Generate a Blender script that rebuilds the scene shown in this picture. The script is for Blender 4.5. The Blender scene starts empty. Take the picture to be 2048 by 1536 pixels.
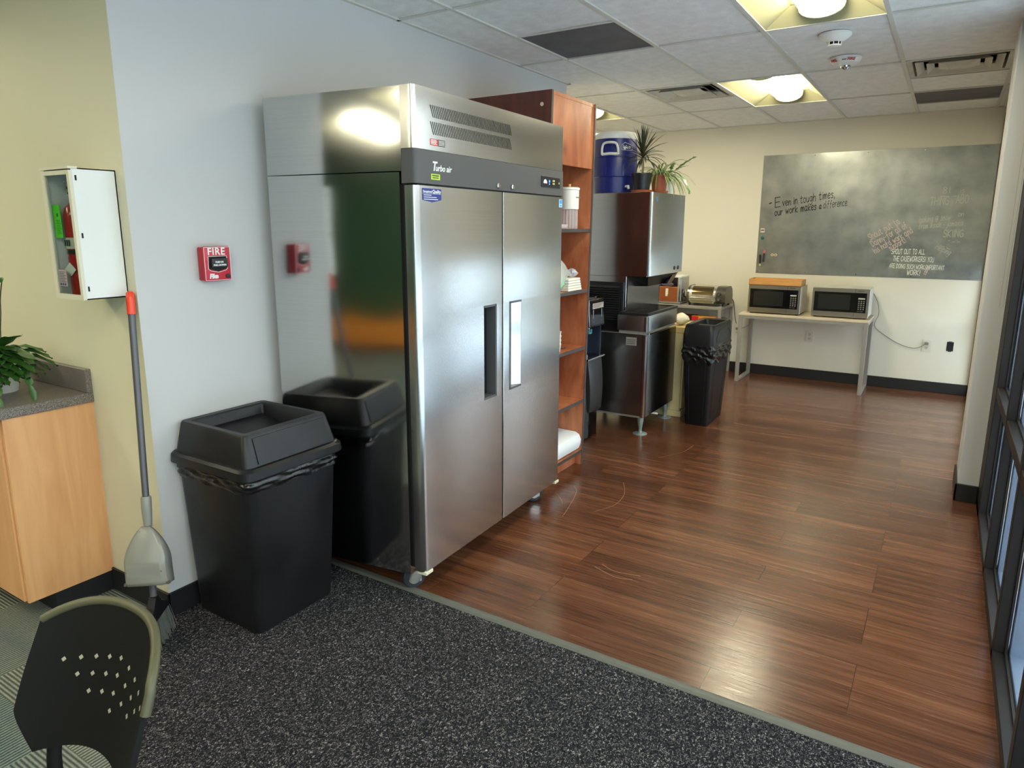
import bpy, bmesh, math, random
from mathutils import Vector, Matrix
PI = math.pi
S = bpy.context.scene
C = S.collection
random.seed(7)

# ------------------------------------------------------------------ camera
F_PX = 1370.54
yaw, pit, rol = 0.5629059, -0.2019357, 0.0015454
cam = bpy.data.objects.new('camera', bpy.data.cameras.new('camera'))
C.objects.link(cam)
_f = Vector((-math.sin(yaw) * math.cos(pit), math.cos(yaw) * math.cos(pit), math.sin(pit)))
_r = Vector((math.cos(yaw), math.sin(yaw), 0)); _u = _r.cross(_f)
_r2 = _r * math.cos(rol) + _u * math.sin(rol); _u2 = -_r * math.sin(rol) + _u * math.cos(rol)
_m = Matrix((_r2, _u2, -_f)).transposed().to_4x4()
cam.matrix_world = Matrix.Translation((2.558704, -2.142577, 1.581483)) @ _m
cam.data.sensor_width = 36; cam.data.lens = F_PX / 2048 * 36
cam.data.shift_x = 6.18 / 2048; cam.data.shift_y = -32.15 / 2048
cam.data.clip_start = 0.02
S.camera = cam

# ------------------------------------------------------------------ world, colour management
W = bpy.data.worlds.new('overcast_sky'); S.world = W; W.use_nodes = True
nt = W.node_tree; nt.nodes.clear()
wo = nt.nodes.new('ShaderNodeOutputWorld'); wb = nt.nodes.new('ShaderNodeBackground')
tc = nt.nodes.new('ShaderNodeTexCoord'); sep = nt.nodes.new('ShaderNodeSeparateXYZ')
rmp = nt.nodes.new('ShaderNodeValToRGB')
rmp.color_ramp.elements[0].position = 0.0; rmp.color_ramp.elements[0].color = (.95, .97, 1.0, 1)
rmp.color_ramp.elements[1].position = 0.9; rmp.color_ramp.elements[1].color = (.74, .86, 1.0, 1)
nt.links.new(tc.outputs['Generated'], sep.inputs[0]); nt.links.new(sep.outputs['Z'], rmp.inputs[0])
nt.links.new(rmp.outputs[0], wb.inputs[0]); wb.inputs[1].default_value = 1.9
nt.links.new(wb.outputs[0], wo.inputs[0])
S.view_settings.view_transform = 'Standard'; S.view_settings.look = 'None'
S.view_settings.gamma = 1; S.view_settings.use_curve_mapping = False
S.view_settings.exposure = 1.72
S.cycles.max_bounces = 8; S.cycles.diffuse_bounces = 4; S.cycles.glossy_bounces = 4
S.cycles.transparent_max_bounces = 12; S.cycles.transmission_bounces = 6
S.cycles.use_denoising = True
S.cycles.sample_clamp_indirect = 6
LAMP = 12.0      # strength of the ceiling lamps' tubes

# ------------------------------------------------------------------ room constants (metres)
H = 2.64; YB = 5.63; YC = -0.708; XR = 2.86; YE = 2.72; GX, GY, T = 0.3553, 2.0314, 0.6096
XL, YF = -4.2, -6.2      # far side of the room behind the camera

# ------------------------------------------------------------------ materials
def lin(c):
    return tuple((v / 255 / 12.92) if v / 255 <= .04045 else ((v / 255 + .055) / 1.055) ** 2.4 for v in c) + (1,)
MATS = {}
def mat(name, col, rough=.5, metal=0., var=.0, vscale=6., bump=0., bscale=60., stretch=(1, 1, 1), aniso=0., coat=0., spec=None,
        trans=0., alpha=1., emit=None, estr=0., sheen=0., rvar=0.):
    if name in MATS: return MATS[name]
    m = bpy.data.materials.new(name); m.use_nodes = True
    n = m.node_tree.nodes; l = m.node_tree.links; b = n['Principled BSDF']
    c = lin(col); b.inputs['Base Color'].default_value = c
    b.inputs['Roughness'].default_value = rough; b.inputs['Metallic'].default_value = metal
    b.inputs['Coat Weight'].default_value = coat
    if spec is not None: b.inputs['Specular IOR Level'].default_value = spec
    b.inputs['Transmission Weight'].default_value = trans; b.inputs['Alpha'].default_value = alpha
    if aniso: b.inputs['Anisotropic'].default_value = aniso
    if emit: b.inputs['Emission Color'].default_value = lin(emit); b.inputs['Emission Strength'].default_value = estr
    t = n.new('ShaderNodeTexCoord'); mp = n.new('ShaderNodeMapping'); mp.inputs['Scale'].default_value = stretch
    l.new(t.outputs['Object'], mp.inputs['Vector'])
    nz = n.new('ShaderNodeTexNoise'); nz.inputs['Scale'].default_value = vscale; nz.inputs['Detail'].default_value = 4
    l.new(mp.outputs[0], nz.inputs['Vector'])
    if var:
        mx = n.new('ShaderNodeMix'); mx.data_type = 'RGBA'
        mx.inputs[6].default_value = tuple(v * (1 - var) for v in c[:3]) + (1,)
        mx.inputs[7].default_value = tuple(min(1, v * (1 + var)) for v in c[:3]) + (1,)
        l.new(nz.outputs['Fac'], mx.inputs[0]); l.new(mx.outputs[2], b.inputs['Base Color'])
    if rvar:
        mr = n.new('ShaderNodeMapRange'); mr.inputs[1].default_value = .3; mr.inputs[2].default_value = .7
        mr.inputs[3].default_value = max(.02, rough - rvar); mr.inputs[4].default_value = rough + rvar
        l.new(nz.outputs['Fac'], mr.inputs[0]); l.new(mr.outputs[0], b.inputs['Roughness'])
    if bump:
        n2 = n.new('ShaderNodeTexNoise'); n2.inputs['Scale'].default_value = bscale; n2.inputs['Detail'].default_value = 3
        l.new(mp.outputs[0], n2.inputs['Vector'])
        bp = n.new('ShaderNodeBump'); bp.inputs['Strength'].default_value = bump; bp.inputs['Distance'].default_value = .002
        l.new(n2.outputs['Fac'], bp.inputs['Height']); l.new(bp.outputs[0], b.inputs['Normal'])
    MATS[name] = m
    return m
def glass(name, tint=(235, 240, 238), refl=1.0, rough=.0):
    if name in MATS: return MATS[name]
    m = bpy.data.materials.new(name); m.use_nodes = True
    n = m.node_tree.nodes; l = m.node_tree.links; n.clear()
    o = n.new('ShaderNodeOutputMaterial'); mx = n.new('ShaderNodeMixShader')
    tr = n.new('ShaderNodeBsdfTransparent'); gl = n.new('ShaderNodeBsdfGlossy'); fr = n.new('ShaderNodeLayerWeight')
    tr.inputs[0].default_value = lin(tint); gl.inputs['Roughness'].default_value = rough; fr.inputs[0].default_value = .5
    mu = n.new('ShaderNodeMath'); mu.operation = 'MULTIPLY_ADD'; mu.use_clamp = True; mu.inputs[1].default_value = .45 * refl; mu.inputs[2].default_value = .03 * refl
    pw = n.new('ShaderNodeMath'); pw.operation = 'POWER'; pw.inputs[1].default_value = 5; l.new(fr.outputs['Facing'], pw.inputs[0]); l.new(pw.outputs[0], mu.inputs[0]); l.new(mu.outputs[0], mx.inputs[0])
    l.new(tr.outputs[0], mx.inputs[1]); l.new(gl.outputs[0], mx.inputs[2]); l.new(mx.outputs[0], o.inputs[0])
    MATS[name] = m
    return m
def nodes_of(name):
    m = bpy.data.materials.new(name); m.use_nodes = True; MATS[name] = m
    n = m.node_tree.nodes; return m, n, m.node_tree.links, n['Principled BSDF']
def ramp(n, stops):
    r = n.new('ShaderNodeValToRGB'); e = r.color_ramp.elements
    while len(e) < len(stops): e.new(.5)
    for k, (p, c) in enumerate(stops): e[k].position = p; e[k].color = lin(c)
    return r
def mixc(n, l, mode, fac, a, b):
    x = n.new('ShaderNodeMix'); x.data_type = 'RGBA'; x.blend_type = mode
    if isinstance(fac, (int, float)): x.inputs[0].default_value = fac
    else: l.new(fac, x.inputs[0])
    for i, v in ((6, a), (7, b)):
        if isinstance(v, tuple): x.inputs[i].default_value = v
        else: l.new(v, x.inputs[i])
    return x.outputs[2]
def noise(n, l, vec, scale, detail=4, stretch=None, rough=.5, dist=0.):
    if stretch:
        mp = n.new('ShaderNodeMapping'); mp.inputs['Scale'].default_value = stretch; l.new(vec, mp.inputs[0]); vec = mp.outputs[0]
    z = n.new('ShaderNodeTexNoise'); z.inputs['Scale'].default_value = scale; z.inputs['Detail'].default_value = detail
    z.inputs['Roughness'].default_value = rough; z.inputs['Distortion'].default_value = dist
    l.new(vec, z.inputs['Vector']); return z.outputs['Fac']

def floor_wood():
    m, n, l, b = nodes_of('walnut_vinyl_plank')
    t = n.new('ShaderNodeTexCoord').outputs['Object']
    br = n.new('ShaderNodeTexBrick'); br.offset = .37; br.offset_frequency = 3
    br.inputs['Color1'].default_value = (0, 0, 0, 1); br.inputs['Color2'].default_value = (1, 1, 1, 1); br.inputs['Mortar'].default_value = (.5, .5, .5, 1)
    br.inputs['Scale'].default_value = 1; br.inputs['Mortar Size'].default_value = .0012; br.inputs['Mortar Smooth'].default_value = .1
    br.inputs['Brick Width'].default_value = 1.22; br.inputs['Row Height'].default_value = .152
    l.new(t, br.inputs['Vector'])
    off = n.new('ShaderNodeVectorMath'); off.operation = 'MULTIPLY_ADD'; off.inputs[1].default_value = (3.1, 1.7, 5.)
    l.new(br.outputs['Color'], off.inputs[0]); l.new(t, off.inputs[2])
    v = off.outputs[0]
    g1 = noise(n, l, v, 1, 8, (1.6, 26, 1), .62, .3)
    g2 = noise(n, l, v, 1, 6, (5, 170, 1), .6)
    r1 = ramp(n, [(.25, (88, 54, 38)), (.45, (108, 69, 48)), (.56, (120, 79, 55)), (.75, (141, 97, 69))]); l.new(g1, r1.inputs[0])
    r2 = ramp(n, [(.3, (150, 142, 138)), (.6, (255, 255, 255))]); l.new(g2, r2.inputs[0])
    c = mixc(n, l, 'MULTIPLY', .6, r1.outputs[0], r2.outputs[0])
    tone = ramp(n, [(0, (186, 170, 165)), (.5, (225, 215, 210)), (1, (255, 246, 238))]); l.new(br.outputs['Color'], tone.inputs[0])
    c = mixc(n, l, 'MULTIPLY', .8, c, tone.outputs[0])
    sc = noise(n, l, t, 3.1, 7, None, .8)
    rs = ramp(n, [(.60, (0, 0, 0)), (.74, (90, 90, 90))]); l.new(sc, rs.inputs[0])
    fine = noise(n, l, t, 60, 3, (1, 3, 1), .7)
    rf = ramp(n, [(.55, (0, 0, 0)), (.66, (255, 255, 255))]); l.new(fine, rf.inputs[0])
    wf = mixc(n, l, 'MULTIPLY', 1., rs.outputs[0], rf.outputs[0])
    c = mixc(n, l, 'MIX', wf, c, lin((196, 150, 120)))
    c = mixc(n, l, 'MIX', br.outputs['Fac'], c, lin((52, 28, 20)))
    l.new(c, b.inputs['Base Color'])
    mr = n.new('ShaderNodeMapRange'); mr.inputs[1].default_value = .3; mr.inputs[2].default_value = .7; mr.inputs[3].default_value = .15; mr.inputs[4].default_value = .28
    l.new(g2, mr.inputs[0]); l.new(mr.outputs[0], b.inputs['Roughness'])
    bp = n.new('ShaderNodeBump'); bp.inputs['Strength'].default_value = .22; bp.inputs['Distance'].default_value = .0015
    w2 = noise(n, l, t, 9, 2)
    ad = n.new('ShaderNodeMath'); ad.operation = 'MULTIPLY_ADD'; ad.inputs[1].default_value = 1.6; l.new(w2, ad.inputs[0]); l.new(g2, ad.inputs[2])
    l.new(ad.outputs[0], bp.inputs['Height']); l.new(bp.outputs[0], b.inputs['Normal'])
    b.inputs['Specular IOR Level'].default_value = .6
    return m
def mat_speckle():
    m, n, l, b = nodes_of('speckled_walk_off_carpet')
    t = n.new('ShaderNodeTexCoord').outputs['Object']
    a = noise(n, l, t, 185, 2, (1, .7, 1), .6, 1.2); r = ramp(n, [(.44, (22, 22, 25)), (.54, (44, 42, 46)), (.61, (92, 88, 88)), (.72, (168, 162, 158))]); l.new(a, r.inputs[0])
    l.new(r.outputs[0], b.inputs['Base Color']); b.inputs['Roughness'].default_value = 1; b.inputs['Specular IOR Level'].default_value = .1
    bp = n.new('ShaderNodeBump'); bp.inputs['Strength'].default_value = .7; bp.inputs['Distance'].default_value = .004
    l.new(a, bp.inputs['Height']); l.new(bp.outputs[0], b.inputs['Normal'])
    return m
def mat_tile_carpet():
    m, n, l, b = nodes_of('striped_carpet_tile')
    t = n.new('ShaderNodeTexCoord').outputs['Object']
    sp = n.new('ShaderNodeSeparateXYZ'); l.new(t, sp.inputs[0])
    ck = n.new('ShaderNodeTexChecker'); ck.inputs['Scale'].default_value = 1; 
    mp = n.new('ShaderNodeMapping'); mp.inputs['Scale'].default_value = (2, 2, 2); mp.inputs['Location'].default_value = (.3, .62, .5); l.new(t, mp.inputs[0]); l.new(mp.outputs[0], ck.inputs['Vector'])
    def wave(ax):
        w = n.new('ShaderNodeTexWave'); w.bands_direction = ax; w.inputs['Scale'].default_value = 24; w.inputs['Distortion'].default_value = .6; w.inputs['Detail Scale'].default_value = 4
        l.new(t, w.inputs['Vector']); return w.outputs['Fac']
    wv = mixc(n, l, 'MIX', ck.outputs['Fac'], wave('Y'), wave('X'))
    cell = n.new('ShaderNodeTexWhiteNoise'); cell.noise_dimensions = '2D'
    sn = n.new('ShaderNodeVectorMath'); sn.operation = 'FLOOR'; l.new(mp.outputs[0], sn.inputs[0]); l.new(sn.outputs[0], cell.inputs['Vector'])
    band = noise(n, l, t, 3.0, 3, (.5, 2.4, 1))
    hi = ramp(n, [(0, (146, 144, 124)), (.5, (126, 132, 122)), (1, (90, 114, 120))])
    ad = n.new('ShaderNodeMath'); ad.operation = 'MULTIPLY_ADD'; ad.inputs[1].default_value = .55; l.new(cell.outputs['Value'], ad.inputs[0]); l.new(band, ad.inputs[2])
    ad2 = n.new('ShaderNodeMath'); ad2.operation = 'SUBTRACT'; ad2.inputs[1].default_value = .25; l.new(ad.outputs[0], ad2.inputs[0]); l.new(ad2.outputs[0], hi.inputs[0])
    dk = mixc(n, l, 'MULTIPLY', 1., hi.outputs[0], lin((132, 134, 140)))
    c = mixc(n, l, 'MIX', wv, dk, hi.outputs[0])
    fz = noise(n, l, t, 260, 2); c = mixc(n, l, 'OVERLAY', .5, c, fz)
    l.new(c, b.inputs['Base Color']); b.inputs['Roughness'].default_value = 1; b.inputs['Specular IOR Level'].default_value = .1
    bp = n.new('ShaderNodeBump'); bp.inputs['Strength'].default_value = .6; bp.inputs['Distance'].default_value = .004; l.new(wv, bp.inputs['Height']); l.new(bp.outputs[0], b.inputs['Normal'])
    return m
def mat_ceiling():
    m, n, l, b = nodes_of('mineral_fibre_tile')
    t = n.new('ShaderNodeTexCoord').outputs['Object']
    v = n.new('ShaderNodeTexVoronoi'); v.inputs['Scale'].default_value = 95; l.new(t, v.inputs['Vector'])
    r = ramp(n, [(.0, (120, 118, 112)), (.13, (216, 215, 211)), (.2, (236, 235, 232))]); l.new(v.outputs['Distance'], r.inputs[0])
    z = noise(n, l, t, 14, 3); rz = ramp(n, [(.35, (240, 240, 240)), (.75, (255, 255, 255))]); l.new(z, rz.inputs[0])
    l.new(mixc(n, l, 'MULTIPLY', 1., r.outputs[0], rz.outputs[0]), b.inputs['Base Color'])
    b.inputs['Roughness'].default_value = .95
    return m
def wood(name, base, dark, rough=.35, knots=True, stretch=(9, 9, 1.1)):
    m, n, l, b = nodes_of(name)
    t = n.new('ShaderNodeTexCoord').outputs['Object']
    g = noise(n, l, t, 1, 7, tuple(2 * v for v in stretch), .6, .6)
    r = ramp(n, [(.3, dark), (.62, base)]); l.new(g, r.inputs[0]); c = r.outputs[0]
    if knots:
        v = n.new('ShaderNodeTexVoronoi'); v.inputs['Scale'].default_value = 1
        mp = n.new('ShaderNodeMapping'); mp.inputs['Scale'].default_value = (5, 5, 3.4); l.new(t, mp.inputs[0])
        wz = noise(n, l, t, 9, 2); mv = n.new('ShaderNodeVectorMath'); mv.operation = 'MULTIPLY_ADD'; mv.inputs[1].default_value = (.5, .5, .9)
        l.new(wz, mv.inputs[0]); l.new(mp.outputs[0], mv.inputs[2]); l.new(mv.outputs[0], v.inputs['Vector'])
        rk = ramp(n, [(.05, (96, 42, 24)), (.22, (255, 255, 255))]); l.new(v.outputs['Distance'], rk.inputs[0])
        c = mixc(n, l, 'MULTIPLY', .6, c, rk.outputs[0])
        bl = noise(n, l, t, 2.2, 3); rb = ramp(n, [(.35, (205, 180, 165)), (.65, (255, 255, 255))]); l.new(bl, rb.inputs[0])
        c = mixc(n, l, 'MULTIPLY', .9, c, rb.outputs[0])
    l.new(c, b.inputs['Base Color']); b.inputs['Roughness'].default_value = rough
    return m
def mat_stone():
    m, n, l, b = nodes_of('speckled_solid_surface')
    t = n.new('ShaderNodeTexCoord').outputs['Object']
    a = noise(n, l, t, 420, 2); r = ramp(n, [(.36, (66, 60, 56)), (.5, (108, 100, 94)), (.66, (156, 146, 134))]); l.new(a, r.inputs[0])
    l.new(r.outputs[0], b.inputs['Base Color']); b.inputs['Roughness'].default_value = .38
    return m
def mat_galv():
    m, n, l, b = nodes_of('galvanised_sheet')
    t = n.new('ShaderNodeTexCoord').outputs['Object']
    z = noise(n, l, t, 5, 4); z2 = noise(n, l, t, 120, 2); z3 = noise(n, l, t, 1.4, 2)
    r = ramp(n, [(.3, (150, 153, 150)), (.7, (184, 185, 179))]); l.new(z, r.inputs[0])
    l.new(r.outputs[0], b.inputs['Base Color']); b.inputs['Metallic'].default_value = .92; b.inputs['Roughness'].default_value = .31
    bp = n.new('ShaderNodeBump'); bp.inputs['Strength'].default_value = .35; bp.inputs['Distance'].default_value = .0012; l.new(z2, bp.inputs['Height'])
    b2 = n.new('ShaderNodeBump'); b2.inputs['Strength'].default_value = .8; b2.inputs['Distance'].default_value = .018; l.new(z3, b2.inputs['Height']); l.new(bp.outputs[0], b2.inputs['Normal'])
    l.new(b2.outputs[0], b.inputs['Normal'])
    return m
def steel(name, col=(212, 211, 209), rough=.21, aniso=.65, warp=0., grain=(.3, 1.0, 220), gb=.02):
    m, n, l, b = nodes_of(name)
    t = n.new('ShaderNodeTexCoord').outputs['Object']
    z = noise(n, l, t, 1, 3, grain)
    r = ramp(n, [(.3, tuple(int(v * .97) for v in col)), (.7, col)]); l.new(z, r.inputs[0]); l.new(r.outputs[0], b.inputs['Base Color'])
    b.inputs['Metallic'].default_value = 1; b.inputs['Roughness'].default_value = rough; b.inputs['Anisotropic'].default_value = aniso
    tg = n.new('ShaderNodeTangent'); tg.direction_type = 'RADIAL'; tg.axis = 'Z'; l.new(tg.outputs[0], b.inputs['Tangent'])
    bp = n.new('ShaderNodeBump'); bp.inputs['Strength'].default_value = gb; bp.inputs['Distance'].default_value = .0004; l.new(z, bp.inputs['Height'])
    last = bp.outputs[0]
    if warp:
        w = noise(n, l, t, 2.2, 1); b2 = n.new('ShaderNodeBump'); b2.inputs['Strength'].default_value = 1; b2.inputs['Distance'].default_value = warp
        l.new(w, b2.inputs['Height']); l.new(last, b2.inputs['Normal']); last = b2.outputs[0]
    l.new(last, b.inputs['Normal'])
    return m

M_WOODFLOOR = floor_wood(); M_SPECK = mat_speckle(); M_TILE = mat_tile_carpet(); M_CEIL = mat_ceiling()
M_WHITE = mat('white_wall_paint', (199, 198, 197), .75, bump=.12, bscale=180)
M_CREAM = mat('cream_wall_paint', (222, 216, 200), .6, bump=.10, bscale=180)
M_YELLOW = mat('pale_yellow_green_wall_paint', (208, 203, 176), .6, bump=.10, bscale=180)
M_GREEN = mat('green_wall_paint', (38, 78, 58), .6, bump=.1, bscale=150)
M_BASE = mat('black_rubber_baseboard', (30, 30, 33), .42)
M_GRID = mat('ceiling_grid_paint', (206, 204, 194), .5)
M_STRIP = mat('grey_transition_strip', (88, 88, 80), .5, var=.15, vscale=30)
M_STEEL = steel('brushed_steel_door', gb=0.); M_SIDE = steel('steel_side_panel', (196, 196, 194), .10, .2, .003)
M_STEEL2 = steel('worn_steel_panel', (176, 174, 170), .25, .3, .003); M_BRIGHT = steel('polished_steel', (222, 222, 222), .16, .2)
M_DARKST = steel('smoky_steel_panel', (112, 110, 108), .22, .3, .003)
M_FASC = mat('charcoal_plastic_panel', (78, 78, 80), .42)
M_BLACK = mat('black_plastic', (24, 24, 26), .38, bump=.15, bscale=220)
M_BIN = mat('black_bin_plastic', (18, 18, 21), .40, spec=.38, bump=.22, bscale=160, var=.25, vscale=5, rvar=.08)
M_GLOSSB = mat('gloss_black_plastic', (13, 13, 15), .12)
M_DARK = mat('dark_recess', (6, 6, 7), .7)
M_BAG = mat('black_plastic_film', (14, 14, 16), .24, bump=.5, bscale=50, stretch=(1, 1, 2.5))
M_WPL = mat('white_plastic', (232, 231, 226), .35)
M_WMET = mat('white_enamel', (226, 226, 222), .25)
M_RED = mat('red_enamel', (178, 28, 44), .3)
M_REDP = mat('red_extinguisher_paint', (170, 24, 26), .22)
M_WOODR = wood('knotty_red_alder_laminate', (208, 138, 98), (172, 100, 66), stretch=(5, 5, 1.2))
M_WOODD = wood('shaded_outer_wood_laminate', (112, 58, 44), (78, 38, 30), .4)
M_WOODC = wood('pale_maple_cabinet', (222, 168, 116), (206, 148, 98), .42, False, (7, 7, .8))
M_EDGE = mat('dark_grey_edge_banding', (66, 60, 60), .45)
M_STONE = mat_stone(); M_GALV = mat_galv()
M_BRONZE = mat('dark_bronze_frame', (30, 26, 25), .5, spec=.22, bump=.1, bscale=300)
M_GLASS = glass('window_glass')
M_CLEAR = mat('clear_plastic', (222, 218, 220), .12, alpha=.36)
M_CHROME = mat('chrome', (210, 210, 210), .12, metal=1)
M_ALU = mat('painted_grey_steel', (156, 152, 144), .4, metal=.3)
M_GALVLEG = mat('grey_painted_leg', (150, 162, 160), .4, metal=.5)
M_TERRA = mat('terracotta', (176, 96, 66), .7, var=.12, vscale=12)
M_LEAF = mat('dark_green_leaf', (50, 92, 36), .38, var=.45, vscale=18)
M_LEAF2 = mat('striped_pale_green_leaf', (128, 148, 84), .42, var=.4, vscale=60)
M_LEAF3 = mat('bright_green_leaf', (66, 120, 44), .36, var=.35, vscale=22)
M_DRAC = mat('dusky_dracaena_leaf', (62, 66, 42), .38, var=.3, vscale=22)
M_BLUE = mat('blue_jug_plastic', (28, 36, 112), .33, bump=.1, bscale=120)
M_CASTW = mat('grey_caster_tread', (40, 44, 50), .4)
M_INK = mat('black_marker_ink', (26, 24, 24), .6)
M_CHALK = mat('white_chalk_ink', (236, 238, 222), .9)
M_CHALKF = mat('faded_chalk_ink', (196, 198, 184), .9)
M_PINK = mat('pink_chalk_ink', (222, 198, 192), .9)
M_LETW = mat('white_lettering', (236, 236, 234), .5)
M_LBLUE = mat('blue_sticker', (36, 52, 132), .4)
M_LIME = mat('lime_sticker', (184, 214, 60), .5)
M_TAG = mat('neon_green_tag', (96, 230, 40), .6, emit=None)
M_BEIGE = mat('beige_cabinet_enamel', (206, 192, 148), .45)
M_COPPER = mat('copper_panel', (186, 112, 74), .25, metal=.8)
M_TAN = mat('tan_laminate', (206, 190, 164), .5, var=.05, vscale=20)
M_KHAKI = mat('khaki_rubber_edge', (74, 72, 50), .5)
M_CHAIR = mat('black_chair_shell', (11, 11, 10), .6, spec=.25, bump=.12, bscale=500)
M_BAMBOO = wood('bamboo_tray_wood', (214, 158, 92), (186, 128, 66), .45, False, (.8, 9, 9))
M_GREY = mat('grey_plastic', (112, 112, 112), .35)
M_TROFF = mat('troffer_white', (150, 146, 116), .5)
M_GRILLE = mat('grey_perforated_grille', (96, 96, 98), .8, var=.35, vscale=6, bump=.8, bscale=160)
M_VENT = mat('vent_white_enamel', (196, 192, 180), .5, var=.18, vscale=9)
M_LAMP = mat('lamp_diffuser', (255, 250, 220), .6, emit=(255, 248, 214), estr=LAMP)

# ------------------------------------------------------------------ mesh helpers
def NB(): return bmesh.new()
def box(bm, x0, x1, y0, y1, z0, z1, r=0., seg=2):
    g = bmesh.ops.create_cube(bm, size=1); vs = g['verts']
    for v in vs: v.co = Vector(((x0 + x1) / 2 + v.co.x * (x1 - x0), (y0 + y1) / 2 + v.co.y * (y1 - y0), (z0 + z1) / 2 + v.co.z * (z1 - z0)))
    if r:
        es = list({e for v in vs for e in v.link_edges})
        bmesh.ops.bevel(bm, geom=es, offset=r, segments=seg, affect='EDGES', profile=.5)
    return bm
def prism(bm, poly, a0, a1, axis='z'):
    def P(p, a): return {'z': (p[0], p[1], a), 'x': (a, p[0], p[1]), 'y': (p[0], a, p[1])}[axis]
    lo = [bm.verts.new(P(p, a0)) for p in poly]; hi = [bm.verts.new(P(p, a1)) for p in poly]
    n = len(poly)
    fs = [bm.faces.new(lo[::-1]), bm.faces.new(hi)]
    for i in range(n): fs.append(bm.faces.new((lo[i], lo[(i + 1) % n], hi[(i + 1) % n], hi[i])))
    bmesh.ops.recalc_face_normals(bm, faces=fs)
    return fs
def loft(bm, rings, cap0=True, cap1=True, closed=True):
    R = [[bm.verts.new(p) for p in r] for r in rings]; fs = []
    n = len(rings[0])
    for a, b in zip(R, R[1:]):
        for i in range(n if closed else n - 1):
            fs.append(bm.faces.new((a[i], a[(i + 1) % n], b[(i + 1) % n], b[i])))
    if closed and cap0: fs.append(bm.faces.new(R[0][::-1]))
    if closed and cap1: fs.append(bm.faces.new(R[-1]))
    bmesh.ops.recalc_face_normals(bm, faces=fs)
    return fs
def rrect(cx, cy, hx, hy, r, z, k=4):
    pts = []
    for sx, sy, a0 in ((1, 1, 0), (-1, 1, 90), (-1, -1, 180), (1, -1, 270)):
        for i in range(k + 1):
            a = math.radians(a0 + 90 * i / k)
            pts.append((cx + sx * (hx - r) + r * math.cos(a), cy + sy * (hy - r) + r * math.sin(a), z))
    return pts
def tube(bm, pts, r, seg=8, cap=True):
    pts = [Vector(p) for p in pts]; rings = []
    rr = r if isinstance(r, (list, tuple)) else [r] * len(pts)
    prev = None
    for i, p in enumerate(pts):
        d = (pts[min(i + 1, len(pts) - 1)] - pts[max(i - 1, 0)]).normalized()
        if prev is None:
            u = d.orthogonal().normalized()
        else:
            u = (prev - d * prev.dot(d)).normalized()
        prev = u; w = d.cross(u)
        rings.append([p + (u * math.cos(2 * PI * k / seg) + w * math.sin(2 * PI * k / seg)) * rr[i] for k in range(seg)])
    return loft(bm, rings, cap, cap)
def lathe(bm, prof, cx=0, cy=0, seg=28, cap=True):
    rings = [[(cx + r * math.cos(2 * PI * k / seg), cy + r * math.sin(2 * PI * k / seg), z) for k in range(seg)] for r, z in prof]
    return loft(bm, rings, cap, cap)
def xform(bm, mtx, start=0):
    bm.verts.ensure_lookup_table()
    for v in bm.verts[start:]: v.co = mtx @ v.co
def smooth_curve(pts, n=6):
    P = [Vector(p) for p in pts]; out = []
    for i in range(len(P) - 1):
        p0, p1, p2, p3 = P[max(i - 1, 0)], P[i], P[i + 1], P[min(i + 2, len(P) - 1)]
        for k in range(n):
            t = k / n
            out.append(.5 * ((2 * p1) + (p2 - p0) * t + (2 * p0 - 5 * p1 + 4 * p2 - p3) * t * t + (3 * p1 - p0 - 3 * p2 + p3) * t ** 3))
    out.append(P[-1]); return out
def obj(name, bm, m, parent=None, smooth=0, local=False, bevel=0.):
    me = bpy.data.meshes.new(name); bm.to_mesh(me); bm.free()
    mats = m if isinstance(m, (list, tuple)) else [m]
    for x in mats: me.materials.append(x)
    if parent is not None and not local:
        q = parent; mw = Matrix.Identity(4)
        while q is not None: mw = q.matrix_basis @ mw; q = q.parent
        me.transform(mw.inverted())
    if smooth:
        me.shade_smooth(); me.set_sharp_from_angle(angle=math.radians(smooth if smooth > 1 else 35))
    o = bpy.data.objects.new(name, me); C.objects.link(o); o.parent = parent
    if parent is None and not local:
        xs = [v.co for v in me.vertices]
        c = Vector(((min(v.x for v in xs) + max(v.x for v in xs)) / 2, (min(v.y for v in xs) + max(v.y for v in xs)) / 2, min(v.z for v in xs)))
        me.transform(Matrix.Translation(-c)); o.location = c
    if bevel:
        b = o.modifiers.new('bevel', 'BEVEL'); b.width = bevel; b.segments = 2; b.limit_method = 'ANGLE'; b.angle_limit = math.radians(50)
    return o
def tag(o, label, cat, group=None):
    o['label'] = label; o['category'] = cat
    if group: o['group'] = group
    return o
def thing(name, label, cat, loc=(0, 0, 0), rotz=0, group=None):
    o = bpy.data.objects.new(name, None); C.objects.link(o); o.location = loc; o.rotation_euler = (0, 0, rotz)
    o.empty_display_size = .05
    o.matrix_basis = Matrix.Translation(loc) @ Matrix.Rotation(rotz, 4, 'Z')
    return tag(o, label, cat, group)
def struct(name, bm, m, parent=None, **k):
    o = obj(name, bm, m, parent, local=True, **k)
    if parent is None: o['kind'] = 'structure'
    return o
def dup(root, loc, label, rotz=None, group=None):
    r = root.copy(); C.objects.link(r); r.location = loc
    if rotz is not None: r.rotation_euler = (0, 0, rotz)
    r['label'] = label
    if group: r['group'] = group
    for ch in list(root.children):
        c = ch.copy(); C.objects.link(c); c.parent = r
        for g in list(ch.children):
            d = g.copy(); C.objects.link(d); d.parent = c
    return r
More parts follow.
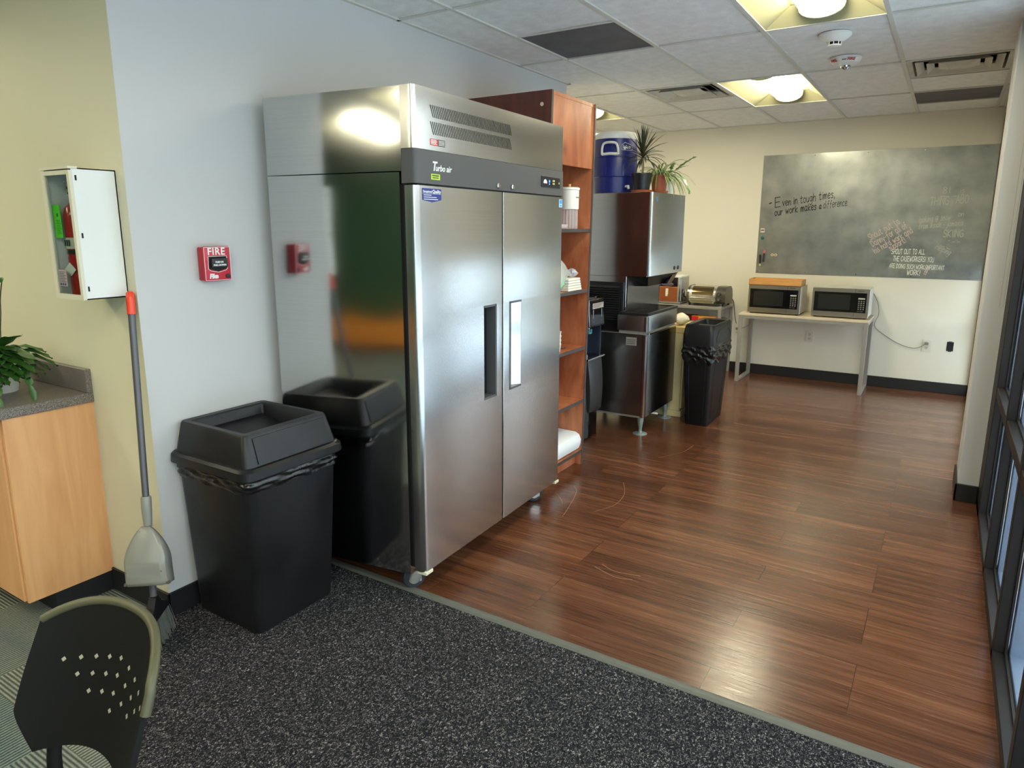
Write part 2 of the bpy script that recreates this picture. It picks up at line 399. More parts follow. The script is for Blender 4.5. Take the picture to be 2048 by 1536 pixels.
def text_bm(body, size, mtx, ext=.0006, shear=0., space=1.0, bold=0.):
    cu = bpy.data.curves.new('txt', 'FONT'); cu.body = body; cu.size = size; cu.extrude = ext; cu.shear = shear
    cu.space_character = space; cu.offset = bold; cu.resolution_u = 3
    o = bpy.data.objects.new('txt', cu); C.objects.link(o)
    dg = bpy.context.evaluated_depsgraph_get(); dg.update()
    me = bpy.data.meshes.new_from_object(o.evaluated_get(dg))
    bpy.data.objects.remove(o); bpy.data.curves.remove(cu)
    bm = NB(); bm.from_mesh(me); bpy.data.meshes.remove(me); xform(bm, mtx)
    return bm
def join_bm(a, b):
    me = bpy.data.meshes.new('t'); b.to_mesh(me); b.free(); a.from_mesh(me); bpy.data.meshes.remove(me); return a
# text frames: local +x is reading direction, local +y is up
def frame(origin, right, up):
    r = Vector(right).normalized(); u = Vector(up).normalized(); n = r.cross(u)
    m = Matrix((r, u, n)).transposed().to_4x4(); m.translation = Vector(origin); return m

# ------------------------------------------------------------------ handwriting stroke font (unit: x-height 4, cap height 6)
G = {
 'A': ['0,0 2,6 4,0', '.8,2.3 3.2,2.3'], 'B': ['0,0 0,6 2.5,6 3,4.6 2,3.2 0,3', '2,3.2 3.4,2 2.6,0 0,0'], 'C': ['4,5 2.5,6 .8,5 0,3 .8,1 2.5,0 4,1'],
 'D': ['0,0 0,6 2,5.6 3.8,3.6 3.4,1.4 0,0'], 'E': ['3.5,6 0,6 0,0 3.6,0', '0,3 3,3.2'], 'G': ['4,5 2.5,6 .6,5 0,3 .6,1 2.4,0 4,1 4,2.8 2.4,2.8'],
 'H': ['0,0 0,6', '3.6,0 3.6,6', '0,3 3.6,3'], 'I': ['.6,0 .6,6'], 'K': ['0,0 0,6', '3.6,6 0,2.8 3.8,0'], 'L': ['0,6 0,0 3.2,0'],
 'M': ['0,0 .4,6 2.2,2 4,6 4.4,0'], 'N': ['0,0 0,6 3.6,0 3.6,6'], 'O': ['2,6 .4,5 0,3 .6,.8 2,0 3.6,1 4,3.4 3.4,5.4 2,6'], 'P': ['0,0 0,6 2.6,6 3.4,4.6 2.4,3 0,2.8'],
 'R': ['0,0 0,6 2.6,6 3.4,4.6 2.4,3 0,2.8', '1.4,2.9 3.6,0'], 'S': ['3.6,5.2 2.2,6 .6,5.2 .8,3.6 3,2.6 3.4,1 1.8,0 0,.8'], 'T': ['0,6 4,6', '2,6 2,0'],
 'U': ['0,6 0,1.4 1.4,0 3,.4 3.6,1.6 3.6,6'], 'W': ['0,6 1,0 2.2,4 3.4,0 4.6,6'], 'Y': ['0,6 1.8,3 3.8,6', '1.8,3 1.6,0'],
 'a': ['3,4 1,4 0,2.4 .4,.5 1.6,.1 2.8,1.2 3,4 3,.8 3.8,0'], 'c': ['3,3.4 1.6,4 .2,2.8 .4,.8 1.8,0 3,.8'], 'd': ['3,3.6 1.2,3.8 0,2.2 .6,.3 2,.3 3,1.6 3.2,6.4 3.1,0'],
 'e': ['.2,2 2.8,2.4 2.6,3.8 1.2,4 .1,2.4 .5,.5 1.8,0 3,.7'], 'f': ['3,5.8 2,6.2 1.3,5 1.2,-.4', '.2,3.4 2.6,3.6'], 'g': ['3,3.8 1,4 .1,2.4 .8,.6 2.2,.8 3,3.8 2.8,-1.6 1.4,-2.4 .2,-1.6'],
 'h': ['0,6.4 0,0 .4,2.8 1.8,4 2.9,3.2 3,0'], 'i': ['.5,3.8 .5,0', '.5,5.3 .6,5.6'], 'j': ['1.2,3.8 1,-1.6 -.4,-2.2', '1.2,5.3 1.3,5.6'], 'k': ['0,6 0,0', '2.8,3.8 0,1.8 3,0'], 'l': ['.4,6.2 .4,0'],
 'm': ['0,4 .2,0 .6,3 1.7,3.9 2.2,0 2.6,3 3.8,3.9 4.4,0'], 'n': ['0,4 .1,0 .6,2.8 1.8,4 2.8,3 2.9,0'], 'o': ['1.6,4 .2,3 .2,1 1.4,0 2.8,.8 3,2.8 1.6,4'],
 'p': ['0,4 0,-2.4', '0,3.2 1.6,4 2.9,2.8 2.2,.5 0,.4'], 'r': ['0,4 .1,0 .5,2.6 1.6,3.9 2.4,3.6'], 's': ['2.6,3.4 1.4,4 .3,3.2 2.4,1.4 1.6,.1 0,.4'], 't': ['1.3,5.8 1.2,.8 2.2,0 3,.5', '0,3.9 2.8,4.1'],
 'u': ['0,4 .2,.8 1.4,0 2.7,1.2 2.9,4 3,0'], 'v': ['0,4 1.4,0 2.8,4'], 'w': ['0,4 .8,0 2,3 3,0 4,4'], 'y': ['0,4 1.4,.6', '3,4 1,-2 0,-2.4'], 'x': ['0,4 3,0', '3,4 0,0'],
 '!': ['.8,6 .7,1.8', '.7,.3 .8,0'], ',': ['.8,.5 .3,-1.2'], '.': ['.4,.2 .7,0'], '-': ['0,2.4 2.4,2.7'], '/': ['0,-.6 2.6,6.4'], '_': ['0,0 5,.1'],
 '@': ['3,3 1.8,3.2 1.4,1.6 2.6,1.2 3,3 3.4,1.2 4.4,2.4 3.8,4.6 1.8,5 0,3.4 .2,.8 2,-.4 4,.2'], '8': ['1.8,3.2 .4,4.4 1.6,6 3,4.6 1.8,3.2 .2,1.6 1.6,0 3.2,1.4 1.8,3.2'], '1': ['.8,6 .8,0']}
def write(bm, txt, origin, right, up, h, wid=.006, gap=1.25, slant=0., seed=1, jit=.15, wsc=1.):
    """handwriting as thin ribbons lying on a board; h = height of a capital"""
    R = random.Random(seed); u = h / 6; x = 0.
    nrm = Vector(right).normalized().cross(Vector(up).normalized()); O = Vector(origin); rx = Vector(right).normalized(); uy = Vector(up).normalized()
    for ch in txt:
        if ch == ' ': x += 3.0; continue
        g = G.get(ch)
        if not g: continue
        xm = 0; dy = R.uniform(-jit, jit)
        for st in g:
            p = [tuple(map(float, q.split(','))) for q in st.split()]
            xm = max(xm, max(q[0] for q in p))
            pl = [Vector((x + q[0] * wsc + slant * q[1], q[1] + dy, 0)) for q in p]
            if len(pl) > 2 and ch not in 'AEHIKLMNTVWYvwxk-_/': pl = smooth_curve(pl, 3)
            P = [O + rx * q.x * u + uy * q.y * u for q in pl]
            for a, b in zip(P, P[1:]):
                d = b - a
                if d.length < 1e-6: continue
                d.normalize(); s = nrm.cross(d) * wid / 2; a2 = a - d * wid * .35; b2 = b + d * wid * .35
                vs = [bm.verts.new(q + nrm * .0012) for q in (a2 + s, b2 + s, b2 - s, a2 - s)]
                bm.faces.new(vs)
        x += xm * wsc + gap
    return x * u

# ================================================================== THE SETTING
bm = NB(); box(bm, -1.3, XR + .2, 0, YB + .1, -.08, 0); struct('floor', bm, M_WOODFLOOR)
bm = NB(); box(bm, 0, XR + .2, -1.26, 0, -.08, .002); struct('floor', bm, M_SPECK)
bm = NB(); box(bm, XL, 0, YF, YC, -.08, .001); box(bm, 0, XR + .2, YF, -1.26, -.08, .001); struct('floor', bm, M_TILE)
bm = NB(); prism(bm, [(-.035, 0), (.012, 0), (.008, .005), (-.004, .008), (-.022, .008), (-.032, .004)], 0.0, XR - .0, 'x'); struct('trim_1', bm, M_STRIP)
sc_ = NB()
def scratch(pts, w=.0014):
    P_ = smooth_curve([(x, y, .0009) for x, y in pts], 6)
    for p0, p1 in zip(P_, P_[1:]):
        d_ = (p1 - p0); 
        if d_.length < 1e-5: continue
        n_ = Vector((-d_.y, d_.x, 0)).normalized() * w / 2
        sc_.faces.new([sc_.verts.new(q) for q in (p0 + n_, p0 - n_, p1 - n_, p1 + n_)])
scratch([(.74, 1.50), (.80, 1.42), (.86, 1.22), (.90, 1.05)]); scratch([(.98, 1.72), (1.06, 1.55), (1.08, 1.36), (1.02, 1.20)]); scratch([(.70, 1.34), (.78, 1.26), (.82, 1.20)])
scratch([(1.0, 2.3), (1.1, 2.5), (1.12, 2.7)]); scratch([(.9, 2.1), (1.05, 2.02), (1.25, 2.0)]); scratch([(1.30, .62), (1.42, .58), (1.5, .60)], .002); scratch([(1.32, .66), (1.40, .63), (1.52, .65)], .002)
fl_ = [o for o in C.objects if o.name == 'floor'][0]
obj('scratch_marks', sc_, mat('pale_scratch', (176, 130, 100), .6), fl_, local=True)
# walls
bm = NB(); box(bm, -.12, 0, YC + .0005, YE, 0, H + .3); struct('wall_left', bm, M_WHITE)
bm = NB(); box(bm, XL, -.001, YC, YC + .10, 0, H + .3); struct('wall_front', bm, M_YELLOW)
bm = NB(); box(bm, -1.4, -.12, YE - .1, YE, 0, H + .3); struct('wall_recess_front', bm, M_CREAM)
bm = NB(); box(bm, -1.4, -1.3, YE, YB, 0, H + .3); struct('wall_recess_left', bm, M_CREAM)
bm = NB(); box(bm, -1.4, XR + .3, YB, YB + .1, 0, H + .3); struct('wall_back', bm, M_CREAM)
bm = NB(); box(bm, 2.757, XR + .12, 2.517, 2.90, 0, H + .3, .004); struct('wall_column', bm, M_WHITE)
bm = NB(); box(bm, XL - .1, XL, YF, YC + .1, 0, H + .3); struct('wall_far_left', bm, M_GREEN)
bm = NB(); box(bm, XL, XR + .2, YF - .1, YF, 0, H + .3); struct('wall_behind', bm, M_GREEN)
bm = NB(); box(bm, XR, XR + .14, YF, YB, H - .06, H + .3); struct('wall_right', bm, M_WHITE)
bm = NB(); box(bm, XL - .2, XR + .3, YF - .2, YB + .2, H + .32, H + .4); struct('ceiling_slab', bm, M_GREY)
# baseboards
def bb(name, x0, x1, y0, y1):
    bm = NB(); box(bm, x0, x1, y0, y1, 0, .106, .003, 1); struct(name, bm, M_BASE)
bb('baseboard_left', 0, .010, YC - .010, YE)
bb('baseboard_front', -.42, .010, YC - .010, YC)
bb('baseboard_back', -1.3, XR, YB - .012, YB)
bb('baseboard_column', 2.745, XR + .0, 2.505, 2.517); bb('baseboard_column', 2.745, 2.757, 2.505, 2.90)

# ceiling: suspended tiles and their grid
NI = range(-8, 5); NJ = range(-7, 4)
def cell(i, j, h0=0., h1=1.): return (GX + i * T, GX + (i + 1) * T, GY + (j + h0) * 2 * T, GY + (j + h1) * 2 * T)
TROFF = [(2, -1), (1, 1), (-2, 1), (2, -4), (-2, -5), (-4, -4), (-6, -3), (2, -6), (-4, -6), (3, -4)]
TROFF = [t for t in TROFF if t != (3, -4)]
HALF = {(0, -1): ('r', .5, 1.), (0, 1): ('v', 0., .5), (3, 1): ('v', 0., .5), (3, 2): ('r', 0., .5)}
bm = NB(); g = NB()
def quad(bm, x0, x1, y0, y1, z):
    x0 = max(x0, XL); x1 = min(x1, XR); y1 = min(y1, YB)
    if x1 - x0 < .005 or y1 - y0 < .005: return
    box(bm, x0, x1, y0, y1, z + .004, z + .018)
for i in NI:
    for j in NJ:
        x0, x1, y0, y1 = cell(i, j)
        if (i, j) in TROFF: continue
        if (i, j) in HALF:
            _, a, b = HALF[(i, j)]
            if a > 0: quad(bm, *cell(i, j, 0, a), H)
            if b < 1: quad(bm, *cell(i, j, b, 1), H)
            continue
        quad(bm, x0, x1, y0, y1, H)
ceil = struct('ceiling', bm, M_CEIL)
bw = .012
for i in range(-7, 5):
    x = GX + i * T
    box(g, x - bw, x + bw, YF, YB, H - .005, H + .003)
for j in range(-6, 4):
    y = GY + j * 2 * T
    if y < YB: box(g, XL, XR, y - bw * .7, y + bw * .7, H - .004, H + .003)
for (i, j), (_, a, b) in HALF.items():
    x0, x1, y0, y1 = cell(i, j); y = y0 + (y1 - y0) * .5
    box(g, x0, x1, y - bw * .7, y + bw * .7, H - .004, H + .003)
box(g, 0, .022, YC, YE + .022, H - .004, H + .006); box(g, -1.3, 0.022, YE, YE + .022, H - .004, H + .006)
box(g, -1.3, XR, YB - .022, YB, H - .004, H + .006); box(g, XR - .022, XR, YF, YB, H - .004, H + .006)
struct('trim_2', g, M_GRID)

# storefront glazing on the right
def storefront(name, y0, y1, mull, extra_rail=True):
    fr = NB(); ex = NB()
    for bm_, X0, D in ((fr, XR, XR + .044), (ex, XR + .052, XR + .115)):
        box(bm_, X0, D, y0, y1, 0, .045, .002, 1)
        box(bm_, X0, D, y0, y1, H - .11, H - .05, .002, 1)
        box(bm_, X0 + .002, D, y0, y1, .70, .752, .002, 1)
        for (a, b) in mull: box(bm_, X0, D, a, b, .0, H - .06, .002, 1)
    st = NB()
    for (a, b), (c, d) in zip(mull, mull[1:]):
        if c - b < .1: continue
        for z0, z1 in ((.045, .70), (.752, H - .11)):
            xx = XR + .036
            box(st, xx, xx + .008, b, b + .007, z0, z1); box(st, xx, xx + .008, c - .007, c, z0, z1)
            box(st, xx, xx + .008, b + .007, c - .007, z0, z0 + .008)
    o = struct(name, fr, M_BRONZE)
    obj('exterior_cap', ex, mat('daylit_blue_grey_cap', (126, 140, 164), .5, var=.1, vscale=30), o, local=True)  # outer half of the bronze frame, daylight painted in as lighter blue-grey
    obj('glazing_stop', st, M_BRONZE, o, local=True)
    p = NB()
    for (a, b), (c, d) in zip(mull, mull[1:]):
        if c - b < .1: continue
        for z0, z1 in ((.05, .698), (.754, H - .112)): box(p, XR + .045, XR + .051, b + .002, c - .002, z0, z1)
    obj('window_pane', p, M_GLASS, o, local=True)
    return o
mull = [(y - .05, y) for y in (-6.15, -5.3, -4.54, -3.78, -3.02, -2.26, -1.50, -.745, .01, .77, 1.525)] + [(2.24, 2.29), (2.46, 2.517)]
mull = [(-6.2, -6.15)] + [(y, y + .05) for y in (-5.33, -4.57, -3.81, -3.05, -2.29, -1.53, -.77, -.01, .75, 1.50)] + [(2.25, 2.517)]
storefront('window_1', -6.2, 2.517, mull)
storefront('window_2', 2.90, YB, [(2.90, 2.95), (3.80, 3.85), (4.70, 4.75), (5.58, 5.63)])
# outside: walkway, kerb and a building across the street; ground whitened to bounce light indoors
bm = NB(); box(bm, XR + .115, XR + 2.2, -30, 34, -.14, -.10); struct('ground_outside', bm, mat('pale_concrete_walkway', (214, 222, 232), .85, var=.12, vscale=5, bump=.3, bscale=60))
bm = NB(); box(bm, XR + 2.2, 60, -60, 60, -.30, -.22); struct('ground_outside', bm, mat('pale_bounce_ground', (214, 217, 222), .9, var=.15, vscale=3, bump=.4, bscale=80))  # near-white so that it throws daylight up to the ceiling
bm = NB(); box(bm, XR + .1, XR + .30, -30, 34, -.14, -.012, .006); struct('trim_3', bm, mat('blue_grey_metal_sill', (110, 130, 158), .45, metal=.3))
bm = NB(); box(bm, 26, 34, -40, 44, -.25, 4.2); struct('building_outside', bm, mat('tan_stucco', (150, 142, 134), .9, var=.1, vscale=.8, bump=.3, bscale=9))

# ------------------------------------------------------------------ ceiling fixtures
def troffer(i, j, label):
    x0, x1, y0, y1 = cell(i, j); x0 += .012; x1 -= .012; y0 += .012; y1 -= .012
    cx, cy = (x0 + x1) / 2, (y0 + y1) / 2
    t = thing('ceiling_light', label, 'ceiling light', (cx, cy, H), 0, 'recessed fluorescent ceiling lights')
    b = NB(); dz = .085; ins = .16; iy = .20
    o4 = [(x0, y0, H), (x1, y0, H), (x1, y1, H), (x0, y1, H)]
    i4 = [(cx - .16, y0 + iy * .35, H + dz), (cx + .16, y0 + iy * .35, H + dz), (cx + .16, y1 - iy * .35, H + dz), (cx - .16, y1 - iy * .35, H + dz)]
    A = [b.verts.new(p) for p in o4]; B = [b.verts.new(p) for p in i4]
    for k in range(4): b.faces.new((A[k], B[k], B[(k + 1) % 4], A[(k + 1) % 4]))
    b.faces.new(B)
    A2 = [b.verts.new((p[0], p[1], H + .11)) for p in o4]
    b.faces.new(A2); 
    for k in range(4): b.faces.new((A[k], A2[k], A2[(k + 1) % 4], A[(k + 1) % 4]))
    obj('reflector', b, M_TROFF, t)
    d = NB(); rings = []
    for yy in (y0 + .10, y1 - .10):
        rings.append([(cx + .105 * math.cos(a), yy, H + .055 - .050 * math.sin(a)) for a in [PI * k / 10 for k in range(11)]] + [(cx - .105, yy, H + .08), (cx + .105, yy, H + .08)])
    loft(d, rings); obj('lamp_diffuser', d, M_LAMP, t, smooth=40)
    for yy in (y0 + .085, y1 - .10):
        e = NB(); prism(e, [(cx + .112 * math.cos(a), H + .055 - .056 * math.sin(a)) for a in [PI * k / 10 for k in range(11)]] + [(cx - .112, H + .08), (cx + .112, H + .08)], yy, yy + .015, 'y')
        obj('end_cap', e, mat('lamp_end_cap', (230, 226, 170), .5), t)
    return t
TL = ['recessed ceiling light nearest the camera, cut by the top edge, above the smoke detectors', 'recessed ceiling light before the far wall, right of the square air diffuser',
      'recessed ceiling light half hidden behind the bookcase top', 'recessed ceiling light above the window side behind the camera', 'recessed ceiling light over the carpet behind the camera',
      'recessed ceiling light in the left room, second from the green wall', 'recessed ceiling light in the left room beside the green wall', 'recessed ceiling light over the rear wall, right one', 'recessed ceiling light over the rear wall, left one']
for (i, j), s in zip(TROFF, TL): troffer(i, j, s)
def louvre(i, j, a, b, label):
    x0, x1, y0, y1 = cell(i, j, a, b); x0 += .013; x1 -= .013; y0 += .013; y1 -= .013
    cx, cy = (x0 + x1) / 2, (y0 + y1) / 2
    t = thing('air_diffuser', label, 'air vent', (cx, cy, H))
    w = NB(); box(w, x0, x1, y0, y1, H + .09, H + .10); box(w, x0, x0 + .002, y0, y1, H + .003, H + .09); box(w, x1 - .002, x1, y0, y1, H + .003, H + .09); box(w, x0, x1, y0, y0 + .002, H + .003, H + .09); box(w, x0, x1, y1 - .002, y1, H + .003, H + .09); obj('duct_back', w, M_DARK, t)
    w = NB(); hx, hy = (x1 - x0) / 2, (y1 - y0) / 2
    def ring(w, s0, z0, s1, z1):
        P = []
        for s, z in ((s0, z0), (s1, z1), (s1 - .006, z1 + .004), (s0 - .006, z0 + .004)):
            P.append([(cx + sx * hx * s, cy + sy * hy * s, z) for sx, sy in ((-1, -1), (1, -1), (1, 1), (-1, 1))])
        loft(w, P + [P[0]], False, False)
    for k, (s0, z0, s1, z1) in enumerate(((1, H, .90, H + .003), (.90, H + .003, .89, H + .05), (.84, H - .003, .70, H + .028), (.62, H - .006, .49, H + .024))): ring(w, s0, z0, s1, z1)
    obj('louvre_rings', w, M_VENT, t)
    w = NB(); P = [(cx - hx * .40, cy - hy * .4, H + .012), (cx + hx * .40, cy - hy * .4, H + .012), (cx + hx * .40, cy + hy * .4, H + .012), (cx - hx * .4, cy + hy * .4, H + .012)]
    v = [w.verts.new(p) for p in P]; tp = [w.verts.new((cx + sx * hx * .2, cy + sy * hy * .2, H - .012)) for sx, sy in ((-1, -1), (1, -1), (1, 1), (-1, 1))]
    for k in range(4): w.faces.new((v[k], v[(k + 1) % 4], tp[(k + 1) % 4], tp[k]))
    w.faces.new(tp); obj('centre_cone', w, M_VENT, t)
louvre(0, 1, 0, .5, 'square ceiling air diffuser left of the far ceiling light')
louvre(3, 1, 0, .5, 'square ceiling air diffuser by the white column, with dusty louvres')
def grille(i, j, a, b, label):
    x0, x1, y0, y1 = cell(i, j, a, b)
    w = NB(); box(w, x0 + .012, x1 - .012, y0 + .012, y1 - .012, H + .003, H + .012)
    tag(obj('return_air_grille', w, M_GRILLE), label, 'air vent')
grille(0, -1, .5, 1, 'dark grey return air grille above the refrigerator')
grille(3, 2, 0, .5, 'dark grey return air grille close to the far wall')
# smoke detector and strobe
t = thing('smoke_detector', 'white round smoke detector with dark slots, nearer the camera', 'smoke detector', (1.90, 2.30, H))
b = NB(); lathe(b, [(.085, H), (.085, H - .012), (.072, H - .022), (.062, H - .030), (.045, H - .040), (.034, H - .044)], 1.90, 2.30); obj('base', b, M_WPL, t, smooth=30)
b = NB(); lathe(b, [(.033, H - .044), (.031, H - .058)], 1.90, 2.30); obj('sensor_slot', b, M_DARK, t, smooth=30)
b = NB(); lathe(b, [(.036, H - .058), (.034, H - .064), (.02, H - .067)], 1.90, 2.30)
for k in range(8):
    a = k * PI / 4; box(b, 1.90 + .034 * math.cos(a) - .002, 1.90 + .034 * math.cos(a) + .002, 2.30 + .034 * math.sin(a) - .002, 2.30 + .034 * math.sin(a) + .002, H - .06, H - .042)
obj('sensor_cap', b, M_WPL, t, smooth=30)
t = thing('fire_strobe', 'white round ceiling fire strobe with red lettering', 'fire alarm', (1.882, 2.935, H))
cx, cy = 1.882, 2.935
b = NB(); lathe(b, [(.092, H), (.092, H - .012), (.075, H - .034), (.045, H - .046), (.02, H - .048)], cx, cy); obj('housing', b, M_WPL, t, smooth=30)
b = NB(); lathe(b, [(.03, H - .044), (.028, H - .058), (.014, H - .068)], cx, cy, 12); obj('lens', b, M_CHROME, t, smooth=30)
b = NB()
for ang, off in ((-60, 0), (-130, 0)):
    a = math.radians(ang); c = Vector((cx + .086 * math.cos(a), cy + .086 * math.sin(a), H - .022))
    nrm = Vector((math.cos(a) * .7, math.sin(a) * .7, -.72)).normalized(); rt = Vector((-math.sin(a), math.cos(a), 0))
    up = nrm.cross(rt)
    join_bm(b, text_bm('FIRE', .026, frame(c - rt * .028 - up * .008 + nrm * .003, rt, up), bold=.0006))
obj('lettering', b, M_RED, t)
b = NB(); box(b, cx - .012, cx + .012, cy - .086, cy - .083, H - .026, H - .022); obj('slot', b, M_DARK, t)

# ================================================================== REFRIGERATOR
FW, FT = 1.316, 2.11
fr = thing('refrigerator', 'two-door stainless steel commercial refrigerator standing against the white wall', 'refrigerator', (.80, -.035, 0), .0393)
L = dict(local=True)
b = NB(); prism(b, [(-.735, -.066), (-.078, .004), (-.078, FW - .004), (-.735, FW - .004)], .09, 1.793); obj('cabinet_body', b, M_SIDE, fr, **L)
b = NB(); prism(b, [(-.735, -.066), (-.066, .004), (-.066, FW - .004), (-.735, FW - .004)], 1.797, FT); obj('machine_housing', b, M_SIDE, fr, **L)
b = NB(); box(b, -.080, -.056, .022, FW - .022, .12, 1.75); obj('door_gasket', b, M_DARK, fr, **L)
def capsec(x1, r=.018):   # rounded section in xy of the front fascia, its ends turned back
    pts = [(-.064, 0.0), (-.030, 0.0)]
    pts += [(x1 - r + r * math.sin(a), r - r * math.cos(a)) for a in [PI / 2 * k / 5 for k in range(6)]]
    pts += [(x1 - r + r * math.cos(a), FW - r + r * math.sin(a)) for a in [PI / 2 * k / 5 for k in range(6)]]
    pts += [(-.064, FW)]
    return pts
b = NB(); prism(b, capsec(0.0), 1.880, FT); o = obj('upper_panel', b, M_STEEL, fr, smooth=30, **L)
s = NB()
for z0, z1 in ((2.004, 2.050), (1.940, 1.988)):
    n = 50
    for k in range(n):
        y = .106 + .63 * k / n; d = .020
        prism(s, [(y, z1), (y + .0052, z1), (y + .0052 + d, z0), (y + d, z0)], -.004, .0006, 'x')
obj('vent_slots', s, M_DARK, o, **L)
s = NB(); box(s, 0, .0008, .104, .155, 1.899, 1.924); obj('warning_label', s, mat('red_label', (206, 62, 58), .5), o, **L)
s = NB(); box(s, 0, .0008, .156, .204, 1.899, 1.924); obj('rating_label', s, mat('dark_label', (52, 50, 54), .4), o, **L)
s = NB()
for k in range(4): box(s, .0008, .0011, .108, .150 - .006 * (k % 2), 1.903 + k * .0052, 1.9055 + k * .0052); box(s, .0008, .0011, .160, .200, 1.903 + k * .0052, 1.905 + k * .0052)
obj('label_print', s, M_LETW, o, **L)
b = NB(); prism(b, capsec(0.004), 1.750, 1.878); hp = obj('control_panel', b, M_FASC, fr, smooth=30, **L)
X = .0042
s = text_bm('T', .050, frame((X, .106, 1.803), (0, 1, 0), (0, 0, 1)), shear=.25, bold=.0012)
join_bm(s, text_bm('urbo air', .034, frame((X, .130, 1.803), (0, 1, 0), (0, 0, 1)), shear=.22, space=1.0, bold=.0006)); obj('brand_lettering', s, M_LETW, hp, **L)
s = NB(); box(s, X, X + .0008, .100, .160, 1.768, 1.790); st = obj('lime_sticker', s, M_LIME, hp, **L)
s = NB(); box(s, X + .0008, X + .0012, .106, .152, 1.781, 1.786); box(s, X + .0008, X + .0012, .108, .150, 1.773, 1.777); obj('sticker_print', s, mat('dark_green_print', (60, 80, 30), .5), hp, **L)
for y in (.614, .746):
    s = NB(); lathe(s, [(.013, 0), (.013, .006), (.009, .009)], 0, 0, 16); xform(s, Matrix.Translation((X, y, 1.770)) @ Matrix.Rotation(PI / 2, 4, 'Y'))
    lk = obj('door_lock', s, M_CHROME, hp, smooth=30, **L)
s = NB(); box(s, X - .001, X + .005, 1.045, 1.258, 1.788, 1.842, .002); dp = obj('display_bezel', s, M_BLACK, hp, **L)
s = NB(); box(s, X + .005, X + .0058, 1.066, 1.225, 1.794, 1.836); obj('display_screen', s, mat('display_glass', (44, 44, 48), .12), hp, **L)
s = NB()
for k, c in enumerate((1.158, 1.172)):
    for zz in (1.803, 1.818): box(s, X + .0058, X + .0064, c + .008, c + .016, zz, zz + .009)
box(s, X + .0058, X + .0064, 1.236, 1.246, 1.808, 1.818)
obj('button_icons', s, mat('yellow_icon', (208, 202, 120), .5), hp, **L)
s = NB(); box(s, X + .0058, X + .0064, 1.122, 1.134, 1.812, 1.824); box(s, X + .0058, X + .0064, 1.124, 1.132, 1.800, 1.808); obj('display_digits', s, mat('blue_digit', (80, 130, 220), .5, emit=(80, 130, 220), estr=.6), hp, **L)
s = NB(); prism(s, [(1.080 + .02 * math.cos(a), 1.806 + .02 * math.sin(a)) for a in [PI * k / 8 for k in range(9)]], X + .0058, X + .0064, 'x'); obj('dial_icon', s, M_LETW, hp, **L)
# doors with recessed pulls
def door(y0, y1, py0, py1, pz0, pz1, rl, rr, mirror):
    t = NB()
    def sec(a, b, ra, rb):
        pts = [(-.054, a)]
        pts += [(-ra + ra * math.sin(q), a + ra - ra * math.cos(q)) for q in [PI / 2 * k / 6 for k in range(7)]] if ra else [(0, a)]
        pts += [(-rb + rb * math.cos(q), b - rb + rb * math.sin(q)) for q in [PI / 2 * k / 6 for k in range(7)]] if rb else [(0, b)]
        return pts + [(-.054, b)]
    prism(t, sec(y0, y1, rl, rr), .116, pz0); prism(t, sec(y0, y1, rl, rr), pz1, 1.743)
    prism(t, sec(y0, py0, rl, 0), pz0, pz1); prism(t, sec(py1, y1, 0, rr), pz0, pz1)
    d = obj('door', t, M_STEEL, fr, smooth=30, **L)
    t = NB(); w = .010
    def frm(a, b, c, e): box(t, -.052, .0015, a, b, c, e)
    if not mirror:
        frm(py0, py1, pz1 - w, pz1); frm(py0, py1, pz0, pz0 + w); frm(py1 - .012, py1, pz0, pz1)
        slab = [(-.001, py0), (-.046, py0 + .062), (-.052, py0 + .060), (-.052, py0)]
        back = (py0 + .058, py1 - .012)
    else:
        frm(py0, py1, pz1 - w, pz1); frm(py0, py1, pz0, pz0 + w); frm(py0, py0 + .014, pz0, pz1)
        slab = [(-.001, py1), (-.052, py1), (-.052, py1 - .10), (-.030, py1 - .10)]
        back = (py0 + .014, py1 - .09)
    h = obj('door_pull', t, M_FASC, d, **L)
    t = NB(); box(t, -.053, -.050, back[0], back[1], pz0 + w, pz1 - w); obj('pull_recess', t, M_DARK, d, **L)
    t = NB(); prism(t, slab, pz0 + w, pz1 - w); obj('pull_plate', t, M_DARKST if not mirror else M_BRIGHT, d, **L)  # matching plates; darker steel on the left one stands for its shade
    return d
d1 = door(.004, .660, .494, .607, .780, 1.228, .026, .003, False)
d2 = door(.672, 1.312, .730, .848, .782, 1.227, .003, .012, True)
s = NB(); prism(s, [(.045, 1.688), (.110, 1.680), (.172, 1.690), (.172, 1.733), (.045, 1.733)], 0.0002, .0009, 'x'); obj('blue_sticker', s, M_LBLUE, d1, **L)
s = text_bm('Exceptional', .0125, frame((.0012, .050, 1.717), (0, 1, 0), (0, 0, 1)), bold=.0001, space=1.0)
join_bm(s, text_bm('Quality', .019, frame((.0012, .112, 1.716), (0, 1, 0), (0, 0, 1)), bold=.0003, space=1.0))
for k, wd in enumerate((.05, .085, .095)): box(s, .0009, .0014, .054, .054 + wd, 1.706 - k * .008, 1.7085 - k * .008)
box(s, .0009, .0014, .047, .168, 1.7125, 1.7135); obj('sticker_lettering', s, M_LETW, d1, **L)
s = NB(); box(s, .0002, .0009, 1.266, 1.304, 1.690, 1.732); obj('energy_sticker', s, mat('pale_blue_sticker', (170, 210, 236), .5), d2, **L)
s = NB(); box(s, .0009, .0013, 1.271, 1.299, 1.708, 1.729); box(s, .0009, .0013, 1.274, 1.296, 1.694, 1.703); obj('sticker_print', s, mat('cyan_print', (40, 140, 210), .5), d2, **L)
